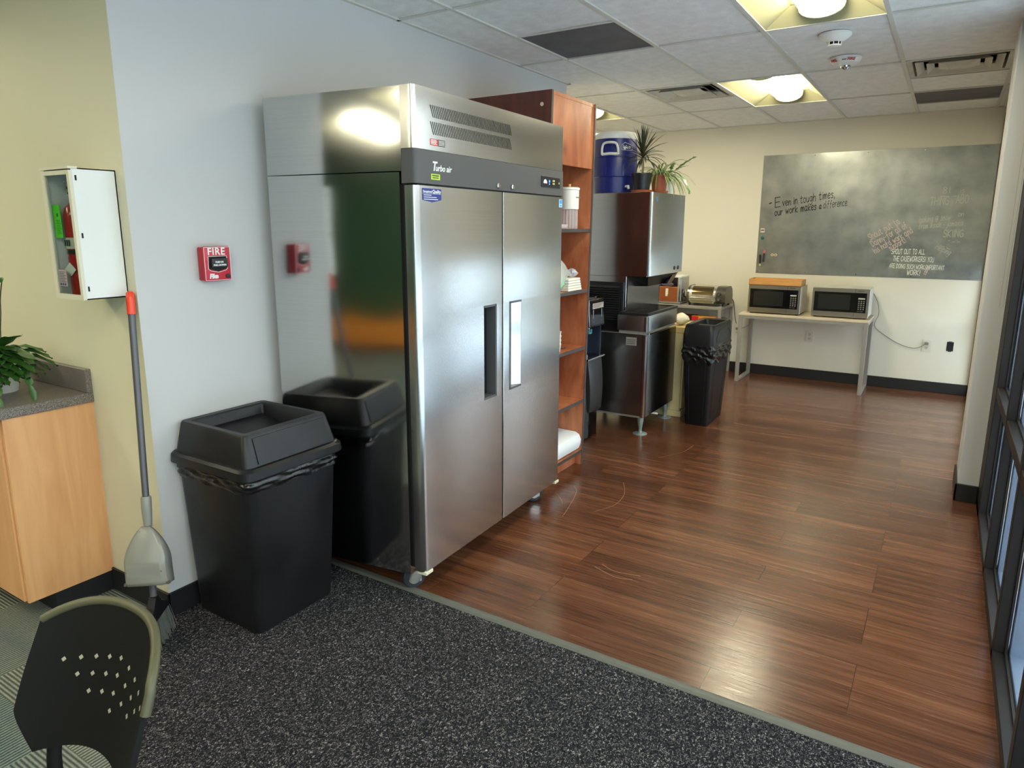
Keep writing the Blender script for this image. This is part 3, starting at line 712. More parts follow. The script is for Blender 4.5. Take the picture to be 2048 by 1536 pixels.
for y in (.03, FW - .03):
    s = NB(); box(s, -.045, .004, y - .022, y + .028, .102, .116, .002); obj('hinge', s, mat('cream_hinge', (212, 206, 180), .4), fr, **L)
s = NB(); box(s, -.05, -.004, .02, FW - .02, 1.7435, 1.7495); obj('top_gap', s, M_DARK, fr, **L)
def caster(x, y, ang):
    t = NB(); lathe(t, [(.047, -.016), (.052, -.012), (.052, .012), (.047, .016)], 0, 0, 24)
    xform(t, Matrix.Translation((x, y, .0525)) @ Matrix.Rotation(ang, 4, 'Z') @ Matrix.Rotation(PI / 2, 4, 'X'))
    w = obj('caster', t, M_CASTW, fr, smooth=30, **L)
    t = NB(); lathe(t, [(.030, -.020), (.030, .020)], 0, 0, 16)
    for q in (-.022, .019): box(t, -.020, .030, -.02, .05, q, q + .003)
    xform(t, Matrix.Translation((x, y, .0525)) @ Matrix.Rotation(ang, 4, 'Z') @ Matrix.Rotation(PI / 2, 4, 'X'))
    box(t, x - .03, x + .03, y - .03, y + .03, .092, .102); obj('caster_fork', t, M_CHROME, w, smooth=30, **L)
for x, y, a in ((-.105, .056, 1.0), (-.105, 1.20, .9), (-.70, .056, .3), (-.70, 1.20, .2)): caster(x, y, a)

# ================================================================== LARGE TRASH CAN
cx, cy = .232, -.410
t = thing('trash_can', 'large square black plastic trash can with open-top lid beside the refrigerator', 'trash can', (cx, cy, 0))
b = NB(); loft(b, [rrect(cx, cy, .188, .188, .03, 0), rrect(cx, cy, .198, .198, .035, .008), rrect(cx + .002, cy + .006, .228, .228, .045, .66)]); obj('bin_body', b, M_BIN, t, smooth=40)
b = NB(); rings = []
R = random.Random(3); per = rrect(0, 0, 1, 1, .18, 0, 6); n0 = len(per)
def ruffle(cx, cy, hx, hy, z0, z1, rows, amp, sub=14, r=.18, sag=0.):
    ph = [R.uniform(0, 6.28) for _ in range(4)]
    rings = []
    P = rrect(0, 0, 1, 1, r, 0, 6)
    dense = []
    for i in range(len(P)):
        a, c = Vector(P[i]), Vector(P[(i + 1) % len(P)])
        m = max(1, int((c - a).length * sub * 3)); dense += [a.lerp(c, k / m) for k in range(m)]
    for k in range(rows + 1):
        f = k / rows; z = z0 + (z1 - z0) * f; rg = []
        for i, p in enumerate(dense):
            q = math.sin(i * .11 + k * 1.2 + ph[0]) * .45 + math.sin(i * .06 - k * 1.7 + ph[1]) * .45 + math.sin(i * .34 + k * .9 + ph[2]) * .35 + abs(math.sin(i * .09 + k * .8 + ph[3])) * .5 + R.uniform(-1, 1) * .12
            bul = amp * (.55 + .5 * q) * (math.sin(PI * min(1, f * .9 + .1)) + .2)
            rg.append((cx + p.x * (hx + bul), cy + p.y * (hy + bul), z + R.uniform(-1, 1) * amp * .15 + ((sag + amp * .6) * math.sin(i * .21 + ph[1]) * (1 - f / .35) if f < .35 else 0)))
        rings.append(rg)
    return rings
b = NB(); loft(b, ruffle(cx + .002, cy + .005, .226, .226, .600, .668, 12, .007), False, False); obj('bag_liner', b, M_BAG, t, smooth=60)
b = NB(); loft(b, [rrect(cx, cy + .008, .246, .246, .05, .655), rrect(cx, cy + .008, .252, .252, .05, .660), rrect(cx, cy + .008, .250, .250, .05, .690), rrect(cx, cy + .008, .240, .240, .045, .700), rrect(cx, cy + .008, .228, .228, .03, .702),
   rrect(cx - .008, cy + .008, .205, .205, .022, .812), rrect(cx - .008, cy + .008, .200, .200, .02, .820), rrect(cx - .008, cy + .008, .170, .178, .012, .820), rrect(cx - .008, cy + .008, .165, .172, .012, .812), rrect(cx - .005, cy + .008, .155, .162, .01, .705)], True, False)
lid = obj('lid', b, M_BIN, t, smooth=32)
b = NB(); x0, x1, y0, y1 = cx - .165, cx + .150, cy - .152, cy + .168
v = [b.verts.new(p) for p in ((x0, y0, .775), (x1, y0, .705), (x1, y1, .705), (x0, y1, .775))]; b.faces.new(v)
v2 = [b.verts.new((p.co.x, p.co.y, p.co.z - .006)) for p in v]; b.faces.new(v2[::-1])
obj('swing_flap', b, M_BIN, t)
b = NB(); 
q0 = [(cx + .226, .710), (cx + .231, .710), (cx + .2025, .806), (cx + .1975, .806)]
prism(b, q0, cy - .165, cy + .185, 'y')
obj('lid_panel', b, M_BIN, lid)

# ================================================================== BROOM, DUSTPAN
tp = Vector((-.012, -.727, 1.345)); 
bt = Vector((.135, -.845, .20))
t = thing('broom', 'upright broom with orange grip, grey pole and grey bristles in the corner', 'broom', (.135, -.85, 0))
d = (bt - tp).normalized()
b = NB(); tube(b, [tp + d * .078, bt], .0125, 14); obj('pole', b, mat('grey_pole_metal', (92, 92, 96), .38, metal=.4), t, smooth=40)
b = NB(); tube(b, [tp, tp + d * .006, tp + d * .03, tp + d * .075, tp + d * .085], [.009, .0145, .016, .015, .0155], 14); obj('grip', b, mat('orange_red_plastic', (232, 66, 36), .35), t, smooth=40)
h0 = bt; 
# head runs toward the viewer's side, seen end-on
ex = Vector((.62, -.78, 0)).normalized() 
b = NB(); rg = []
for f, w, l0, l1 in ((0, .014, .014, .014), (.35, .016, .035, .035), (.7, .018, .085, .075), (1, .019, .115, .100)):
    c = h0 + Vector((.012 * f, -.012 * f, -.085 * f)); s = ex.cross(Vector((0, 0, 1)))
    rg.append([c - ex * l0 - s * w, c + ex * l1 - s * w, c + ex * l1 + s * w, c - ex * l0 + s * w])
loft(b, rg); obj('broom_head', b, mat('black_gloss_head', (26, 26, 28), .22), t, bevel=.004)
b = NB(); b2 = NB(); RR = random.Random(5)
c0 = h0 + Vector((.012, -.012, -.080)); s = ex.cross(Vector((0, 0, 1)))
for k in range(260):
    f = RR.uniform(-1, 1); g_ = RR.uniform(-1, 1)
    p0 = c0 + ex * (f * .100 - .007) + s * g_ * .016
    p1 = p0 + Vector((0, 0, -(.118 + RR.uniform(-.004, .0)))) + ex * f * .034 + s * g_ * .012
    p1.z = max(p1.z, .003)
    tube(b2 if f < .45 else b, [p0, p0.lerp(p1, .5) + s * RR.uniform(-.003, .003), p1], .0013, 3)
obj('bristles', b, mat('pale_grey_bristle', (188, 196, 204), .5), t); o = obj('bristles', b2, mat('grey_bristle', (120, 124, 120), .6), t)
t2 = thing('dustpan', 'grey plastic dustpan clipped upright onto the broom pole', 'dustpan', (.09, -.83, .19))
P = lambda s_: tp + d * s_
L_ = (bt - tp).length
b = NB(); a0 = .80; tube(b, [P(.775), P(.78), P(.83), P(.89)], [.017, .019, .0185, .015], 14); obj('clip_sleeve', b, mat('grey_dustpan_plastic', (132, 130, 122), .3), t2, smooth=40)
# pan: a domed shell facing the room, open edge down
nrm = Vector((.52, -.85, .12)).normalized(); dn = (Vector((.10, -.03, -1)) ); dn = (dn - nrm * dn.dot(nrm)).normalized(); sd = nrm.cross(dn)
top = P(.885) + nrm * .012
b = NB(); rg = []
for f in [k / 14 for k in range(15)]:
    w = .016 + .070 * math.sin(min(1, f * 1.55) * PI / 2) ** .8 if f > 0 else .016
    w = min(w, .084) + (.006 * max(0, f - .7))
    dep = .012 + .042 * min(1, f * 1.6) * (1 - .25 * max(0, f - .6))
    c = top + dn * (f * .215)
    row = [c - nrm * .0 + sd * -w, c + nrm * dep * .75 + sd * -w * .93, c + nrm * dep + sd * -w * .75, c + nrm * dep + sd * w * .75, c + nrm * dep * .75 + sd * w * .93, c + sd * w]
    rg.append(row)
fs = loft(b, rg, False, False, closed=False)
o = obj('pan_shell', b, MATS['grey_dustpan_plastic'], t2, smooth=40); md = o.modifiers.new('solid', 'SOLIDIFY'); md.thickness = .003
b = NB(); c = top + dn * .205 + nrm * .036
v = [c - sd * .084, c + sd * .084, c + sd * .086 + dn * .010 , c - sd * .086 + dn * .010]
loft(b, [[p + nrm * .006 for p in v], [p - nrm * .008 for p in v]]); obj('rubber_lip', b, mat('brown_lip', (96, 82, 66), .5), t2)
b = NB(); c = top + dn * .158 + nrm * .0485
v = [c - sd * .066, c + sd * .066, c + sd * .068 + dn * .005, c - sd * .068 + dn * .005]
loft(b, [[p + nrm * .003 for p in v], [p - nrm * .008 for p in v]]); obj('ridge', b, MATS['brown_lip'], t2)

# ================================================================== EXTINGUISHER CABINET
x0, x1, y0, y1, z0, z1 = -.250, -.058, -.872, YC, 1.322, 1.785
t = thing('extinguisher_cabinet', 'white metal fire extinguisher cabinet with glass front on the yellow wall', 'cabinet', (-.155, YC, z0))
b = NB(); w = .004
box(b, x1 - w, x1, y0 + .01, y1, z0, z1); box(b, x0, x0 + w, y0 + .01, y1, z0, z1); box(b, x0, x1, y0 + .01, y1, z0, z0 + w); box(b, x0, x1, y0 + .01, y1, z1 - w, z1); box(b, x0, x1, y1 - w, y1, z0, z1)
obj('cabinet_shell', b, M_WMET, t)
b = NB(); f = .017
box(b, x0 - .004, x1 + .002, y0, y0 + .012, z1 - f - .006, z1 - .008); box(b, x0 - .004, x1 + .002, y0, y0 + .012, z0 - .001, z0 + f)
box(b, x0 - .004, x0 + f, y0, y0 + .012, z0 + f, z1 - f - .006); box(b, x1 - f + .002, x1 + .002, y0, y0 + .012, z0 + f, z1 - f - .006)
box(b, x0 - .005, x1 + .003, y0 - .002, y0 + .03, z1 - .004, z1 + .005)
fo = obj('door_frame', b, mat('cream_door_frame', (214, 208, 186), .4), t)
b = NB(); box(b, x0 + f, x1 - f + .002, y0 + .004, y0 + .007, z0 + f, z1 - f - .006); obj('glass_pane', b, M_GLASS, fo)
for z in (1.36, 1.55, 1.75):
    b = NB(); box(b, x1 - .0005, x1 + .0008, y0 + .020, y0 + .026, z - .008, z + .010); obj('hinge_slot', b, M_DARK, t)
b = NB(); box(b, x0 + .03, x0 + .085, y0 + .003, y0 + .0038, z0 + .045, z0 + .105); obj('glass_notice', b, mat('grey_notice', (158, 146, 138), .6), fo)
b = NB()
for k in range(7): box(b, x0 + .035, x0 + .080 - .01 * (k % 2), y0 + .0022, y0 + .003, z0 + .060 + .006 * k, z0 + .062 + .006 * k)
for q in (.034, .050, .066): box(b, x0 + q, x0 + q + .010, y0 + .0022, y0 + .003, z0 + .048, z0 + .056)
obj('notice_print', b, mat('navy_print', (52, 44, 110), .6), fo)
cx, cy = -.172, -.795
t = thing('fire_extinguisher', 'red fire extinguisher with neon green tag inside the glass-fronted cabinet', 'fire extinguisher', (cx, cy, z0 + .006))
b = NB(); zb = z0 + .006; lathe(b, [(.046, zb), (.052, zb + .006), (.052, zb + .29), (.046, zb + .32), (.030, zb + .338), (.016, zb + .345)], cx, cy); obj('cylinder', b, M_REDP, t, smooth=40)
b = NB(); lathe(b, [(.0528, zb + .175), (.0528, zb + .215)], cx, cy, 28, False); obj('instruction_label', b, mat('cream_label', (206, 200, 182), .5), t, smooth=40)
b = NB(); lathe(b, [(.0530, zb + .155), (.0530, zb + .172)], cx, cy, 28, False); obj('retaining_band', b, M_BLACK, t, smooth=40)
b = NB(); 
for k in range(3): box(b, cx - .018 + k * .014, cx - .010 + k * .014, cy - .0545, cy - .0535, zb + .185, zb + .207)
obj('label_print', b, M_DARK, t)
b = NB(); prism(b, [(cx - .04, zb + .10), (cx - .0, zb + .125), (cx + .04, zb + .10), (cx, zb + .075)], cy - .0545, cy - .0535, 'y'); obj('diamond_label', b, M_WPL, t)
b = NB(); tube(b, [(cx, cy, zb + .34), (cx, cy, zb + .375)], .012, 12); box(b, cx - .05, cx + .025, cy - .009, cy + .009, zb + .372, zb + .380); box(b, cx - .055, cx + .02, cy - .008, cy + .008, zb + .392, zb + .399)
obj('valve_handle', b, M_BLACK, t)
b = NB(); tube(b, [(cx - .035 + .018 * math.cos(a), cy - .014, zb + .415 + .014 * math.sin(a)) for a in [2 * PI * k / 16 for k in range(17)]], .0015, 6); obj('pull_pin', b, M_CHROME, t)
b = NB(); lathe(b, [(.018, 0), (.018, .01)], 0, 0, 18); xform(b, Matrix.Translation((cx - .02, cy - .012, zb + .352)) @ Matrix.Rotation(PI / 2, 4, 'X')); obj('pressure_gauge', b, M_CHROME, t, smooth=40)
b = NB(); box(b, cx - .055, cx - .004, cy - .060, cy - .0588, zb + .215, zb + .333); xform(b, Matrix.Translation((cx, cy, zb)) @ Matrix.Rotation(-.03, 4, 'Y') @ Matrix.Translation((-cx, -cy, -zb))); tg = obj('inspection_tag', b, M_TAG, t)
b = NB()
for k in range(9): box(b, cx - .045, cx - .014 - .004 * (k % 3), cy - .0606, cy - .0600, zb + .228 + .006 * k, zb + .230 + .006 * k)
box(b, cx - .040, cx - .028, cy - .0606, cy - .0600, zb + .290, zb + .302); obj('tag_print', b, mat('tag_ink', (40, 120, 20), .7), t)

# ================================================================== FIRE ALARM PULL STATION
y0, y1, z0, z1 = -.452, -.332, 1.366, 1.506
t = thing('fire_alarm_pull_station', 'red fire alarm pull station on the white wall', 'fire alarm', (0, -.39, z0))
b = NB(); box(b, 0.0005, .040, y0 + .004, y1 - .004, z0 + .003, z1 - .003, .006); obj('back_box', b, M_RED, t, smooth=40)
b = NB(); box(b, .040, .052, y0, y1, z0, z1, .005); fp = obj('front_plate', b, mat('red_cover', (196, 26, 48), .28), t, smooth=40)
b = NB()
def outline(b, pts, x, w=.0016):
    n = len(pts)
    for i in range(n):
        a, c = Vector((x, *pts[i])), Vector((x, *pts[(i + 1) % n])); tube(b, [a, c], w, 5)
outline(b, [(y0 + .001, z0 + .004), (y1 - .001, z0 + .004), (y1 - .001, z1 - .004), (y0 + .001, z1 - .004)], .0525, .0010)
outline(b, [(y0 + .018, z1 - .040), (y1 - .018, z1 - .040), (y1 - .016, z0 + .050), (y1 - .026, z0 + .042), (-.392, z0 + .036), (y0 + .026, z0 + .042), (y0 + .016, z0 + .050)], .0525, .0011)
obj('white_outline', b, M_LETW, t)
b = text_bm('FIRE', .040, frame((.0525, y0 + .016, z1 - .034), (0, 1, 0), (0, 0, 1)), bold=.0008, space=1.12)
join_bm(b, text_bm('Fike', .026, frame((.0525, y0 + .018, z0 + .012), (0, 1, 0), (0, 0, 1)), bold=.0012, shear=.15, space=.9))
obj('lettering', b, M_LETW, t)
b = NB(); prism(b, [(y0 + .019, z1 - .041), (y1 - .019, z1 - .041), (y1 - .018, z0 + .050), (-.392, z0 + .038), (y0 + .018, z0 + .050)], .0521, .0528, 'x'); obj('handle_recess', b, M_DARK, t)
b = NB(); box(b, .053, .066, y0 + .025, y1 - .022, z0 + .055, z1 - .048, .003); hd = obj('pull_handle', b, M_BLACK, t, smooth=40)
b = text_bm('PUSH IN', .0098, frame((.0665, y0 + .040, z1 - .066), (0, 1, 0), (0, 0, 1)), bold=.0004)
join_bm(b, text_bm('PULL DOWN', .0098, frame((.0665, y0 + .031, z1 - .078), (0, 1, 0), (0, 0, 1)), bold=.0004)); obj('handle_lettering', b, M_LETW, hd)
b = NB(); lathe(b, [(.010, 0), (.010, .003)], 0, 0, 16); xform(b, Matrix.Translation((.052, y1 - .018, z0 + .018)) @ Matrix.Rotation(PI / 2, 4, 'Y')); obj('key_lock', b, M_BLACK, t)

# ================================================================== COUNTER WITH CABINET, PLANT
t = thing('base_cabinet', 'pale maple base cabinet under the dark counter at left', 'cabinet', (-1.1, -.88, 0))
b = NB(); box(b, -.436, -.42, -1.045, YC, .092, .862); obj('end_panel', b, M_WOODC, t)
b = NB(); box(b, -2.2, -.437, -1.030, YC, .092, .860); obj('carcass', b, M_WOODC, t)
for x in (-2.2, -1.76, -1.32, -.88):
    b = NB(); box(b, x + .002, x + .438, -1.052, -1.031, .095, .855, .001, 1); obj('door', b, M_WOODC, t)
b = NB(); box(b, -2.2, -.424, -.945, YC, 0, .092); obj('toe_kick', b, M_BASE, t)
t = thing('countertop', 'speckled dark grey countertop with backsplash against the yellow wall', 'countertop', (-1.1, -.88, .862))
b = NB(); box(b, -2.2, -.408, -1.085, YC, .862, .902, .002, 1); obj('worktop', b, M_STONE, t)
b = NB(); box(b, -2.2, -.410, YC - .022, YC, .902, 1.002, .002, 1); obj('backsplash', b, M_STONE, t)

def leaf_bm(bm, base, dirv, length, width, droop, wave=0., segs=10, lobes=0, curl=.15, up=Vector((0, 0, 1)), fold=.3):
    """one curved leaf blade"""
    dirv = Vector(dirv).normalized(); side = dirv.cross(up)
    if side.length < .05: side = Vector((1, 0, 0))
    side.normalize(); p = Vector(base); d = dirv.copy(); rows = []
    for k in range(segs + 1):
        f = k / segs
        w = width * (math.sin(PI * min(1, f * .92 + .06)) ** .75)
        if lobes: w *= .62 + .38 * abs(math.sin(f * lobes * PI))
        if k == segs: w = width * .02
        nrm = side.cross(d).normalized(); wz = wave * math.sin(f * 17) 
        rows.append([p - side * w + nrm * (w * fold + wz), p - side * w * .5 + nrm * w * fold * .3, p, p + side * w * .5 + nrm * w * fold * .3, p + side * w + nrm * (w * fold - wz)])
        p = p + d * length / segs; d = (d + Vector((0, 0, -droop / segs))).normalized()
    R_ = [[bm.verts.new(q) for q in r] for r in rows]
    for a, b in zip(R_, R_[1:]):
        for i in range(4): bm.faces.new((a[i], a[i + 1], b[i + 1], b[i]))
    return p
# potted fern on the counter (px 0-110, 550-810)
px, py = -.745, -.905
t = thing('potted_fern', 'green fern with jagged drooping fronds in a pot on the counter', 'potted plant', (px, py, .902))
b = NB(); lathe(b, [(.055, .902), (.075, 1.00), (.082, 1.035), (.076, 1.035), (.070, 1.00)], px, py); obj('outer_pot', b, M_WPL, t, smooth=40)
b = NB(); lathe(b, [(.070, 1.02), (.074, 1.068), (.082, 1.070), (.082, 1.085), (.074, 1.085), (.070, 1.055), (.0, 1.055)], px, py, 28, False); obj('inner_pot', b, mat('brown_pot', (92, 44, 34), .5), t, smooth=40)
b = NB(); R5 = random.Random(11)
def frond(b, base, dirv, length, wid, droop, up=(0, 0, 1)):
    """pinnate frond: midrib with broad pointed lobes on both sides"""
    d = Vector(dirv).normalized(); side = d.cross(Vector(up)).normalized(); p = Vector(base); n = 9
    for k in range(n):
        f = k / n
        if k > 1:
            ll = wid * math.sin(PI * min(1, (f * .85 + .22))) * R5.uniform(.85, 1.15)
            for s_ in (-1, 1):
                leaf_bm(b, p, (d * .75 + side * s_ + Vector((0, 0, .10))), ll, wid * .17, .5, .004, 7, 0, 0, fold=.25)
        leaf_bm(b, p - d * .005, d, length / n * 1.35, wid * .10, .05, 0, 3)
        p = p + d * length / n; d = (d + Vector((0, 0, -droop / n))).normalized()
    leaf_bm(b, p, d, wid * .45, wid * .08, .3, .003, 7)
frond(b, (px + .03, py, 1.09), (1, -.02, .30), .30, .15, 2.0)
frond(b, (px + .03, py - .03, 1.09), (.95, -.35, .35), .34, .17, 2.2)
frond(b, (px, py - .04, 1.09), (.6, -1, .4), .27, .14, 3.0)
frond(b, (px + .03, py - .04, 1.08), (.95, -.6, .1), .30, .14, 2.0)
frond(b, (px - .03, py - .04, 1.09), (-.2, -1, .5), .24, .12, 3.0)
frond(b, (px - .04, py, 1.09), (-1, -.1, .6), .22, .12, 2.2)
leaf_bm(b, (px + .05, py - .01, 1.085), (1, -.10, .45), .30, .034, .3, .003, 10)
leaf_bm(b, (px + .05, py - .02, 1.08), (1, .05, .15), .30, .026, .4, .004, 10)
leaf_bm(b, (px - .02, py, 1.08), (.1, .1, 1), .09, .022, .5, .003, 8)
obj('fronds', b, M_LEAF, t, smooth=60)
b = NB(); sp = smooth_curve([(px + .055, py, 1.06), (px + .062, py - .001, 1.15), (px + .095, py - .002, 1.24), (px + .105, py, 1.30), (px + .142, py, 1.372)], 5)
tube(b, sp, .0022, 6); obj('tall_stem', b, mat('dark_stem', (58, 50, 34), .6), t, smooth=60)
b = NB(); leaf_bm(b, (px + .118, py, 1.382), (1, -.2, .1), .045, .010, 1.5, .002, 6); leaf_bm(b, (px + .146, py, 1.375), (-.9, .1, .5), .03, .008, .8, .001, 5); obj('young_leaf', b, M_LEAF, t)

# ================================================================== CHAIR (near left)
XC = 1.215
def shell_pt(u, z, off=0.):
    yc = -1.500 + (z - .72) * .35
    return Vector((XC + u * (1 - .10 * abs(u)), yc - 1.75 * u * u + off, z))
t = thing('stacking_chair', 'black plastic chair with perforated back and khaki edge, near left', 'chair', (XC, -1.72, 0))
hw = lambda z: .178 + .036 * math.sin(max(0, min(1, (z - .43) / .25)) * PI / 2) if z > .40 else .17
def top_z(u): return .806 - .045 * (abs(u) / .21) ** 3.2
def bot_z(u): return .445 - .045 * 0 + (-.03) * (abs(u) / .2) ** 2 + (.02 if abs(u) < .1 else 0)
NU, NV = 34, 22
holes = []
for (n_, z_) in ((9, .715), (7, .680), (5, .645), (1, .612)):
    pass
HOL = []
for r_, (n_, zc, drop) in enumerate(((9, .715, .0), (7, .682, .0), (5, .648, .0), (3, .615, 0))):
    if n_ == 3: n_ = 1
    for k in range(n_):
        u_ = (k - (n_ - 1) / 2) * .036
        HOL.append((u_, zc - .35 * abs(u_) * (1 if n_ > 1 else 0) * .55))
b = NB(); grid = {}
def shell_side(off):
    rows = []
    for j in range(NV + 1):
        f = j / NV; row = []
        for i in range(NU + 1):
            s_ = -1 + 2 * i / NU
            # widest at mid height, tapering to the posts
            zt = top_z(s_ * .21); zb_ = .440 - .06 * abs(s_) ** 4 + .0
            arch = .030 * (1 - abs(s_) ** 2)
            zb2 = .505 + arch
            z = zt + (zb2 - zt) * f
            w = .205 + .010 * math.sin(min(1, f / .66) * PI / 2) - (.050 * ((f - .68) / .32) ** 1.3 if f > .68 else 0)
            row.append(shell_pt(s_ * w, z, off))
        rows.append(row)
    return rows
fr_ = shell_side(0); bk = shell_side(.012)
VF = [[b.verts.new(p) for p in r] for r in fr_]; VB = [[b.verts.new(p) for p in r] for r in bk]
def hole_at(j, i):
    c = (fr_[j][i] + fr_[j + 1][i + 1]) / 2
    return False
for j in range(NV):
    for i in range(NU):
        b.faces.new((VF[j][i], VF[j][i + 1], VF[j + 1][i + 1], VF[j + 1][i])); b.faces.new((VB[j][i], VB[j + 1][i], VB[j + 1][i + 1], VB[j][i + 1]))
for i in range(NU):
    b.faces.new((VF[0][i], VB[0][i], VB[0][i + 1], VF[0][i + 1])); b.faces.new((VF[NV][i], VF[NV][i + 1], VB[NV][i + 1], VB[NV][i]))
for j in range(NV):
    b.faces.new((VF[j][0], VF[j + 1][0], VB[j + 1][0], VB[j][0])); b.faces.new((VF[j][NU], VB[j][NU], VB[j + 1][NU], VF[j + 1][NU]))
bmesh.ops.recalc_face_normals(b, faces=b.faces[:])
back = obj('backrest', b, M_CHAIR, t, smooth=50)
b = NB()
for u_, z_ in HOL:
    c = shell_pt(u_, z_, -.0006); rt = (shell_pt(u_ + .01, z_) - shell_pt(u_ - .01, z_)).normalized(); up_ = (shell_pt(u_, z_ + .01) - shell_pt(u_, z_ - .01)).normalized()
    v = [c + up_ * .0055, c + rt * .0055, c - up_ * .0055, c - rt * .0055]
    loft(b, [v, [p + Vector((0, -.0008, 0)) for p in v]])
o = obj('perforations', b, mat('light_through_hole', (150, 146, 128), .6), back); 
b = NB(); rim = [fr_[0][i] + Vector((0, .006, .003)) for i in range(NU + 1)]
rim = [fr_[j][0] + Vector((-.002, .006, 0)) for j in (3, 2, 1)][:1] + rim + [fr_[j][NU] + Vector((.002, .006, 0)) for j in (1, 2, 3, 4, 5)]
rim = [fr_[0][i] + Vector((0, .006, .003)) for i in range(NU + 1)] + [fr_[j][NU] + Vector((.002, .006, 0)) for j in (1, 2, 3, 4)]
tube(b, rim, .0095, 10); obj('edge_trim', b, M_KHAKI, back, smooth=60)
for s_ in (-1, 1):
    b = NB(); q = shell_pt(s_ * .150, .50, .026)
    tube(b, [q + Vector((0, .012, .05)), q + Vector((0, -.0, -.02)), q + Vector((-.002 * s_, -.006, -.105))], [.014, .014, .016], 14); obj('back_post', b, M_CHAIR, t, smooth=50)
b = NB(); 
rg = []
for f, zz in ((0, .372), (.25, .392), (.5, .392), (.75, .388), (1, .372)):
    y = -1.64 - .42 * f
    rg.append([(XC - .20, y, zz + .022), (XC - .1, y, zz + .006), (XC, y, zz), (XC + .1, y, zz + .006), (XC + .20, y, zz + .022), (XC + .20, y, zz + .004), (XC, y, zz - .016), (XC - .20, y, zz + .004)])
loft(b, rg); obj('seat', b, M_CHAIR, t, smooth=50)
for sx in (-1, 1):
    for fy, ty in ((-1.66, -1.60), (-2.04, -2.10)):
        b = NB(); tube(b, [(XC + sx * .175, fy, .38), (XC + sx * .20, ty, .0)], .011, 12); obj('leg', b, mat('dark_grey_tube', (70, 70, 74), .35, metal=.6), t, smooth=50)

# ================================================================== BOOKCASE
LEAN = .034
def sh(bm):
    for v in bm.verts: v.co.y += LEAN * v.co.z
    return bm
BX, BY0, BY1, BH = .605, 1.320, 1.900, 2.336
t = thing('bookcase', 'tall reddish knotty wood bookcase between refrigerator and water cooler', 'bookcase', (.32, 1.61, 0))
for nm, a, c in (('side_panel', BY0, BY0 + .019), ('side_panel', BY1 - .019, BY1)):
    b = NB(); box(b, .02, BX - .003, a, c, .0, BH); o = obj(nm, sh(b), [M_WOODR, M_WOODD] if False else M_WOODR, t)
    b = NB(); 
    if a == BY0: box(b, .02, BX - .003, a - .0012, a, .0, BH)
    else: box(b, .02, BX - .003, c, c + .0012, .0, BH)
    obj('shaded_outer_face', sh(b), M_WOODD, o)  # thin sheet of darker wood, painting the shade on the outer sides
    b = NB(); box(b, BX - .003, BX, a - .001, c + .001, .0, BH); obj('edge_banding', sh(b), M_EDGE, o)
    if a == BY0:
        b = NB(); lathe(b, [(.011, 0), (.011, .0015)], 0, 0, 18); xform(b, Matrix.Translation((.543, a - .0012 + LEAN * 2.26, 2.262)) @ Matrix.Rotation(PI / 2, 4, 'X')); obj('cord_hole_light', b, mat('cream_hole_light', (224, 210, 178), .5), o)  # pale disc painted for the light seen through the hole
b = NB(); box(b, .02, .034, BY0 + .019, BY1 - .019, .02, BH); obj('back_panel', sh(b), M_WOODR, t)
b = NB(); box(b, BX - .030, BX - .010, BY0 + .019, BY1 - .019, 1.945, BH); obj('front_fascia', sh(b), M_WOODR, t)
b = NB(); box(b, BX - .070, BX - .052, BY0 + .019, BY1 - .019, .0, .085); obj('plinth', sh(b), M_WOODR, t)
SHZ = (.105, .455, .815, 1.190, 1.574)
for k, z in enumerate(SHZ):
    b = NB(); box(b, .034, BX - .008, BY0 + .019, BY1 - .019, z - .019, z); o = obj('shelf', sh(b), M_WOODR, t)
    b = NB(); box(b, BX - .008, BX - .003, BY0 + .019, BY1 - .019, z - .020, z + .0005); obj('edge_banding', sh(b), M_EDGE, o)
b = NB(); box(b, .034, BX - .008, BY0 + .019, BY1 - .019, BH - .019, BH); obj('top_panel', sh(b), M_WOODR, t)
# things on its shelves
z = 1.575; cx, cy = .545, 1.745
t = thing('water_filter_canister', 'white round canister with wooden knob over a ribbed clear jar, top shelf', 'dispenser', (cx, cy, z))
b = NB(); rg = []
for zz, r in ((0, .050), (.004, .052), (.11, .052), (.118, .050)):
    rg.append([(cx + (r + .0025 * math.cos(k * PI)) * math.cos(2 * PI * k / 36), cy + (r + .0025 * math.cos(k * PI)) * math.sin(2 * PI * k / 36), z + zz) for k in range(36)])
loft(b, rg); obj('clear_jar', b, M_CLEAR, t, smooth=60)
b = NB(); lathe(b, [(.058, z + .118), (.060, z + .124), (.060, z + .232), (.058, z + .234)], cx, cy, 32); obj('canister', b, M_WPL, t, smooth=40)
b = NB(); lathe(b, [(.064, z + .234), (.064, z + .246), (.056, z + .250)], cx, cy, 32); obj('lid', b, M_WPL, t, smooth=40)
b = NB(); lathe(b, [(.008, z + .250), (.010, z + .266), (.007, z + .270)], cx, cy, 14); obj('lid_knob', b, mat('light_wood_knob', (206, 160, 112), .5), t, smooth=40)
b = text_bm('ZEROWATER', .010, frame((cx + .0605, cy - .028, z + .185), (.05, 1, 0), (0, 0, 1))); bm_ = b
obj('lettering', b, M_GREY, t)
t = thing('water_glass', 'clear drinking glass beside the white canister on the top shelf', 'glass', (.46, 1.68, z), group=None)
b = NB(); lathe(b, [(.030, z), (.033, z + .10), (.030, z + .10), (.028, z + .006)], .46, 1.68, 24, True); obj('tumbler', b, M_CLEAR, t, smooth=50)
